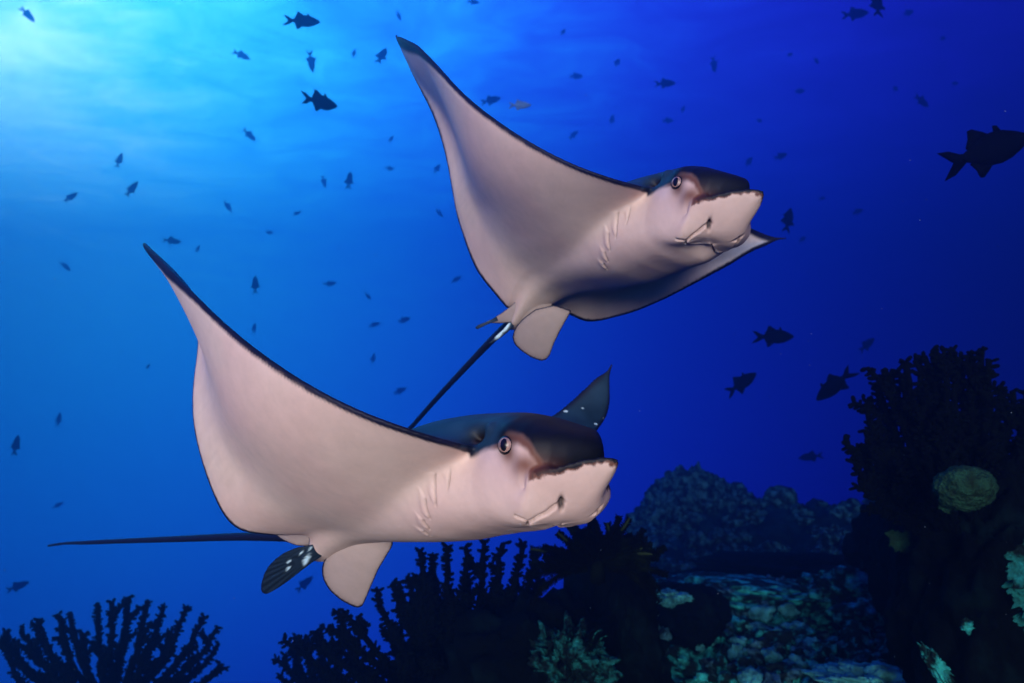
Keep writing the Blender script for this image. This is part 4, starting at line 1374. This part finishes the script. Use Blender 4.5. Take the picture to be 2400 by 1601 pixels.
# ---- feather star below the lower ray's snout
def feather_star(pos, label):
    root = empty('feather_star', pos, label, 'feather star')
    for i in range(58):
        a = random.uniform(-.25, math.pi + .25)
        L = random.uniform(.10, .25) * (.75 + .25 * abs(math.cos(a)))
        y = random.uniform(-.12, .10)
        ts = np.linspace(0, 1, 12)
        bend = random.uniform(-.5, .5)
        aa = a + bend * ts ** 1.5
        P = np.stack([np.cos(aa) * L * ts + .03 * math.cos(a), y * ts, np.sin(aa) * L * ts - .12 * abs(math.cos(a)) * L * ts ** 2], 1)
        mb = MB()
        mb.tube(P, np.linspace(.007, .0035, 12), 6)
        t = np.gradient(P, axis=0)
        for k in range(2, 44):
            f = k / 44 * 11
            j = int(f)
            p = P[j] + (P[min(j + 1, 11)] - P[j]) * (f - j)
            tt = t[j] / np.linalg.norm(t[j])
            n = np.cross(tt, [0, 1, 0])
            n /= np.linalg.norm(n) + 1e-9
            for sgn in (-1, 1):
                e = p + (n * sgn * .9 + tt * .5 + np.array([0, random.uniform(-.5, .5), 0])) * random.uniform(.018, .03) * (1 - .45 * k / 44)
                mb.tube([p, e], [.0030, .0018], 4, cap=False)
        arm = obj('arm', mb.mesh('arm'), star_mat, root)
        if math.sin(a) > .2 and random.random() < .45:
            mb = MB()
            mb.tube(P[-4:], [.0050, .0062, .0056, .004], 6, jit=.2)
            obj('tip', mb.mesh('tip'), star_tip, arm)
    mb = MB()
    mb.tube([(0, 0, -.06), (0, 0, 0), (0, 0, .02)], [.03, .028, .018], 10)
    obj('centre', mb.mesh('centre'), star_mat, root)
    return root


feather_star(at(1400, 1325, 2.75), 'dark feather star with yellow-green arm tips under the snout of the lower ray')


# ---- finger coral cluster
def finger_coral(pos, label, n=26, w=.15, h=.16):
    root = empty('finger_coral', pos, label, 'coral')
    for i in range(n):
        x, y = random.uniform(-w, w), random.uniform(-.10, .08)
        hh = h * (1 - .5 * (abs(x) / w) ** 2) * random.uniform(.6, 1.0) + .02
        lean = x * .35
        mb = MB()
        P = [(x * .7, y, -.05), (x * .85, y, hh * .3), (x + lean * .5, y, hh * .7), (x + lean, y - .01, hh)]
        mb.tube(P, [.017, .018, .0175, .014], 8, jit=.14)
        f = obj('finger', mb.mesh('finger'), blue_mat, root)
        if random.random() < .6:
            mb = MB()
            q = np.array(P[2]) * .5 + np.array(P[1]) * .5
            mb.tube([q, q + np.array([random.choice((-1, 1)) * .03, -.012, .03])], [.013, .011], 7, jit=.1)
            obj('knob', mb.mesh('knob'), blue_mat, f)
    return root


finger_coral(at(1822, 1412, 5.1), 'cluster of blunt pale blue finger coral on the teal ledge')


# ---- plate corals: thin tilted shelves with a ragged rim
def plate_coral(pos, size, nrm, label, mat=plate_mat, seed=0, teeth=.10, arc=(0, 2 * math.pi)):
    g = np.random.default_rng(seed)
    n, m = 72, 14
    ph = g.uniform(0, 6.28, 6)
    V, fs = [], []
    for s in (0, 1):
        for j in range(m):
            r = j / (m - 1)
            for i in range(n):
                a = arc[0] + (arc[1] - arc[0]) * i / n
                rim = 1 + teeth * sum(math.sin(a * k + ph[q]) / (1 + .3 * q) for q, k in enumerate((3, 5, 8, 13, 21, 34)))
                rr = r * rim
                z = .22 * rr ** 2 + .02 * math.sin(a * 24 + ph[0]) * r + .018 * math.sin(rr * 26 + ph[1])
                th = .035 * (1 - r ** 3) + .012
                V.append((rr * math.cos(a), rr * math.sin(a), z - (th if s else 0)))
    for s in (0, 1):
        for j in range(m - 1):
            for i in range(n):
                o = s * m * n
                f = (o + j * n + i, o + j * n + (i + 1) % n, o + (j + 1) * n + (i + 1) % n, o + (j + 1) * n + i)
                fs.append(f if s == 0 else f[::-1])
    for i in range(n):
        a0, a1 = (m - 1) * n + i, (m - 1) * n + (i + 1) % n
        fs.append((a0, a1, m * n + a1, m * n + a0))
    V = np.array(V)
    q = Vector((0, 0, 1)).rotation_difference(Vector(nrm))
    R_ = np.array(q.to_matrix())
    o = obj('plate_coral', mesh_np('plate_coral', (V * np.array([size[0], size[1], size[0]])) @ R_.T, fs), mat, None, pos)
    return tag(o, label, 'coral', 'plate corals on the black wall')


TOCAM = lambda x, y: tuple(cam2world(np.array([x, y, -1.0])))
rock('dome_coral', at(2262, 1142, 2.35), (.088, .08, .068), plate_mat, 'green domed coral jutting from the tree coral', 'coral', sub=5, rough=.12, freq=1.3, seed=12, knob=.06, knobf=7)
plate_coral(at(2110, 1268, 2.9), (.062, .042), TOCAM(.1, -.3), 'small ragged plate coral on the inner edge of the wall', seed=3, teeth=.16)
plate_coral(at(2215, 1188, 2.4), (.024, .018), TOCAM(0, -.3), 'tiny plate coral under the green domed one', seed=4, teeth=.12)
wall_plates = [(2432, 1310, 1.95, .085, .055, 6), (2425, 1350, 1.98, .075, .04, 7), (2440, 1395, 1.97, .075, .05, 8), (2448, 1440, 1.99, .07, .045, 9)]
for (px, py, d, a, b, sd) in wall_plates:
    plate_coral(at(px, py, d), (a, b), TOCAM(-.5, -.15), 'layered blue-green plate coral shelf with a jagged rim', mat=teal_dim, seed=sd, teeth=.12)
rock('branch_coral', at(2195, 1560, 2.3), (.018, .02, .055), teal_mat, 'narrow teal encrusted spur at the foot of the black wall', 'coral', sub=5, rough=.5, freq=2.2, seed=81, knob=.35, knobf=5).rotation_euler = (0, -.6, 0)
rock('sea_squirt', at(2266, 1466, 2.3), (.013, .012, .016), teal_mat, 'tiny pale growth hanging on the black wall', 'sea squirt', sub=4, rough=.5, freq=2.0, seed=83, knob=.3, knobf=4)


# ------------------------------------------------------------------ fish
def fish_meshes():
    """triggerfish, one unit long, nose to +x, flattened sideways (y)"""
    out = {}
    st = [(-.30, .042, .016), (-.24, .068, .026), (-.14, .120, .045), (-.02, .165, .060), (.10, .175, .066), (.22, .155, .064), (.33, .112, .052), (.42, .068, .036), (.48, .032, .020), (.50, .008, .006)]
    K = 18
    V, fs = [], []
    for x, h, w in st:
        for j in range(K):
            a = 2 * math.pi * j / K
            V.append((x, w * math.cos(a), h * math.sin(a) + .01))
    m = len(st)
    for i in range(m - 1):
        for j in range(K):
            fs.append((i * K + j, i * K + (j + 1) % K, (i + 1) * K + (j + 1) % K, (i + 1) * K + j))
    fs.append(tuple(range(K))[::-1])
    fs.append(tuple(range((m - 1) * K, m * K)))
    out['body'] = (V, fs)
    def sheet(outl, t=.008):
        n = len(outl)
        c = np.mean(np.array(outl), 0)
        V = [(x, -t, z) for x, z in outl] + [(x, t, z) for x, z in outl] + [(c[0], -t * 1.6, c[1]), (c[0], t * 1.6, c[1])]
        fs = []
        for i in range(n):
            j = (i + 1) % n
            fs += [(i, j, 2 * n), (n + j, n + i, 2 * n + 1), (i, n + i, n + j, j)]
        return V, fs
    out['dorsal_fin'] = sheet([(.05, .17), (-.02, .22), (-.12, .275), (-.16, .27), (-.18, .19), (-.24, .10), (-.20, .06), (-.05, .14)])
    out['anal_fin'] = sheet([(.0, -.14), (-.08, -.20), (-.15, -.245), (-.185, -.235), (-.20, -.15), (-.25, -.07), (-.20, -.05), (-.05, -.12)])
    out['tail_fin'] = sheet([(-.27, .05), (-.34, .07), (-.44, .13), (-.56, .15), (-.47, .09), (-.40, .03), (-.39, -.01), (-.41, -.05), (-.49, -.11), (-.58, -.15), (-.45, -.13), (-.34, -.07), (-.27, -.03)])
    out['spine'] = sheet([(.20, .16), (.17, .23), (.13, .24), (.12, .17)])
    return out


FM = fish_meshes()
FISH_ME = {k: mesh_np(k, v[0], v[1]) for k, v in FM.items()}
allb = MB()
for k in ('body', 'dorsal_fin', 'anal_fin', 'tail_fin'):
    allb.add(*FM[k])
FISH_WHOLE = allb.mesh('small_fish')
FISH_PALE = FISH_WHOLE.copy()
FISH_PALE.materials.append(pale_fish)
FISH_WHOLE.materials.append(fish_mat)
for m_ in FISH_ME.values():
    m_.materials.append(fish_mat)
UPV = np.array([0, -math.sin(PITCH), math.cos(PITCH)])
FWV = np.array([0, math.cos(PITCH), math.sin(PITCH)])


def place_fish(px, py, lpx, ang, yaw=0.0, label=None, size=.26, parts=False, roll=0.0, pale=False):
    """ang: heading in the picture plane (0 right, 90 up); yaw: turned away from the picture plane"""
    cy = max(.35, math.cos(yaw))
    d = min(F * size * cy / lpx, 24.0)
    rise = at(px, py, 1.0)[2]
    if rise > 0:
        d = min(d, 11.3 / rise)
    size = d * lpx / (F * cy)
    pos = at(px, py, d)
    a = math.radians(ang)
    head = (math.cos(a) * np.array([1.0, 0, 0]) + math.sin(a) * UPV) * math.cos(yaw) + FWV * math.sin(yaw)
    upd = -math.sin(a) * np.array([1.0, 0, 0]) + math.cos(a) * UPV
    if math.cos(a) < -.01:
        upd = -upd
    upd = upd * math.cos(roll) + np.cross(head, upd) * math.sin(roll)
    X, Z = Vector(head), Vector(upd)
    Y = Z.cross(X).normalized()
    Z = X.cross(Y).normalized()
    M = Matrix((X, Y, Z)).transposed().to_4x4()
    M.translation = Vector(pos)
    M = M @ Matrix.Scale(size, 4)
    g = 'triggerfish in the blue water'
    if parts:
        root = empty('triggerfish', pos, label, 'fish', g)
        root.matrix_world = M
        for k in ('body', 'dorsal_fin', 'anal_fin', 'tail_fin', 'spine'):
            obj(k, FISH_ME[k], None, root)
        return root
    o = obj('reef_fish' if pale else 'triggerfish', FISH_PALE if pale else FISH_WHOLE)
    o.matrix_world = M
    return tag(o, label, 'fish', 'pale fish' if pale else 'faint fish far off in the blue water')


def fish_label(px, py, l, a, yaw):
    a = a % 360
    up = math.sin(math.radians(a))
    pose_ = 'pointing straight up' if up > .93 else 'pointing straight down' if up < -.93 else 'climbing at a slant' if up > .35 else 'diving at a slant' if up < -.35 else 'swimming level'
    if yaw >= .5:
        pose_ = 'turned half away'
    if py < 620 and px < 480:
        where = 'in the bright water of the sun glow'
    elif py < 330 and px < 930:
        where = 'near the raised wing tip of the upper ray'
    elif px < 1080 and py < 700:
        where = 'between the raised wing tips of the two rays'
    elif py < 420 and px < 1900:
        where = 'above the back of the upper ray'
    elif py < 700:
        where = 'in deep blue water ahead of the upper ray'
    elif px < 470:
        where = 'behind the trailing edge of the lower ray'
    elif px < 1100 and py < 1000:
        where = 'under the tail of the upper ray'
    elif py > 1300:
        where = 'low down near the tree corals'
    else:
        where = 'over the far reef ridge'
    return ('tiny hazy fish ' if l < 24 else 'small hazy fish ' if l < 36 else 'dark hazy fish ') + pose_ + ' ' + where


BIG = [(2318, 354, 222, 19, 0.1, 'large black triggerfish with crescent tail, the closest fish to the diver'),
       (710, 50, 78, 0, .15, 'dark triggerfish with raised dorsal fin close to the bright surface'),
       (752, 240, 58, 5, .95, 'dark triggerfish turned away with fins spread wide'),
       (1815, 790, 95, 0, .1, 'dark triggerfish swimming level below the upper ray'),
       (1740, 898, 84, 32, .2, 'dark triggerfish climbing beside the raised wing tip of the lower ray'),
       (1955, 905, 92, 232, .55, 'deep-bodied black triggerfish turned toward the tree coral'),
       (1848, 515, 60, 72, .3, 'dark triggerfish rising by the wing tip of the upper ray'),
       (2057, 10, 66, 80, .4, 'dark triggerfish heading for the surface with forked tail hanging down')]
for px, py, l, a, y, lab in BIG:
    place_fish(px, py, l, a, y, lab, parts=True, size=.33)
MID = [(2006, 33, 64, 8, .1), (1560, 196, 48, 4, .1), (2161, 238, 44, -30, .3), (1152, 235, 46, 15, .1), (1899, 1071, 52, 190, .2), (2033, 808, 48, 38, .2),
       (715, 1368, 46, 42, .2), (43, 1374, 48, 20, .2), (404, 565, 40, -8, .2), (310, 442, 42, 62, .3), (729, 145, 46, -84, .2), (896, 130, 46, 70, .5), (567, 130, 38, -22, .3),
       (819, 422, 42, 85, .2), (598, 667, 42, 92, .1), (38, 1043, 46, 85, .2), (65, 35, 38, -48, .3), (1831, 366, 36, 22, .3)]
SMALL = [(830, 125, 22, 80, .2), (585, 317, 36, -45, .2), (280, 375, 36, 80, .3), (167, 462, 30, 60, .7), (534, 484, 28, -60, .3), (759, 426, 28, -80, .2),
         (914, 395, 20, 0, .6), (917, 326, 20, 70, .5), (154, 625, 28, -45, .2), (774, 665, 30, 5, .3), (632, 545, 17, 0, .4), (696, 500, 20, 30, .4), (464, 583, 19, 80, .3),
         (935, 38, 21, -70, .3), (1351, 179, 32, 10, .4), (1447, 146, 25, 60, .6), (1673, 152, 31, -70, .6), (1435, 280, 26, 75, .4), (1566, 283, 28, 10, .5), (1345, 316, 28, 45, .3),
         (1601, 256, 19, 70, .3), (1875, 214, 29, 15, .4), (2099, 208, 24, 30, .7), (1756, 378, 29, 50, .5), (1780, 283, 17, 0, .4), (2239, 196, 22, 10, .4), (1852, 128, 18, 30, .5),
         (1914, 143, 17, -40, .4), (2011, 496, 31, 20, .3), (1881, 561, 24, 40, .5), (1927, 465, 20, 10, .4), (138, 983, 32, 85, .2), (596, 769, 24, 85, .2), (862, 694, 21, -60, .3),
         (875, 840, 24, 80, .3), (948, 750, 28, 20, .5), (938, 916, 30, 25, .4), (347, 859, 16, 70, .3), (136, 1184, 22, 30, .4), (878, 761, 26, 15, .4), (1070, 655, 26, 30, .4),
         (1025, 395, 26, 60, .3), (1030, 500, 22, -45, .4), (2130, 30, 34, 25, .4), (1320, 75, 20, 60, .4), (1110, 5, 28, 0, .2), (2210, 90, 22, 30, .5), (1640, 640, 20, 10, .5), (2385, 1010, 20, 40, .4)]
for px, py, l, a, y in MID:
    place_fish(px, py, l, a, y, fish_label(px, py, l, a, y), size=.42)
for px, py, l, a, y in SMALL:
    place_fish(px, py, l, a, y, fish_label(px, py, l, a, y), size=.42)
place_fish(1220, 247, 50, 2, .1, 'pale silvery fish passing just above the raised wing of the upper ray', pale=True)

# ---- drifting specks in the water
mb = MB()
for i in range(230):
    px, py, d = random.uniform(0, 2400), random.uniform(0, 1601), random.uniform(.9, 6.0)
    c = at(px, py, d)
    r = random.uniform(.0003, .0008) * (.6 + .4 * d)
    V_ = np.array([(1, 0, 0), (-1, 0, 0), (0, 1, 0), (0, -1, 0), (0, 0, 1), (0, 0, -1)], float) * r * np.random.default_rng(i).uniform(.6, 1.4, (6, 1)) + c
    mb.add(V_, [(0, 2, 4), (2, 1, 4), (1, 3, 4), (3, 0, 4), (2, 0, 5), (1, 2, 5), (3, 1, 5), (0, 3, 5)])
snow_mat = simple_mat('marine_snow', (.22, .32, .40), .8, .2)
tag(obj('marine_snow', mb.mesh('marine_snow'), snow_mat), 'tiny pale specks drifting in the water', None, None, 'stuff')


# ------------------------------------------------------------------ the water itself: even haze round everything
def haze_box(lo, hi):
    lo, hi = np.array(lo, float), np.array(hi, float)
    V = [(x, y, z) for x in (lo[0], hi[0]) for y in (lo[1], hi[1]) for z in (lo[2], hi[2])]
    fs = [(0, 1, 3, 2), (4, 6, 7, 5), (0, 4, 5, 1), (2, 3, 7, 6), (0, 2, 6, 4), (1, 5, 7, 3)]
    me = mesh_np('haze', V, fs, False)
    m = bpy.data.materials.new('sea_water')
    m.use_nodes = True
    t = m.node_tree
    t.nodes.clear()
    pv = nd(t, 'ShaderNodeVolumePrincipled')
    pv.inputs['Color'].default_value = (.05, .22, .50, 1)
    pv.inputs['Density'].default_value = 0.13
    pv.inputs['Anisotropy'].default_value = 0.8
    pv.inputs['Absorption Color'].default_value = (0, .075, .476, 1)
    out = nd(t, 'ShaderNodeOutputMaterial')
    t.links.new(pv.outputs[0], out.inputs['Volume'])
    me.materials.append(m)
    return tag(obj('haze', me), 'clear blue sea water fading far things', None, None, 'stuff')


haze_box((-31, -1.4, -14.0), (31, 33, 12.5))
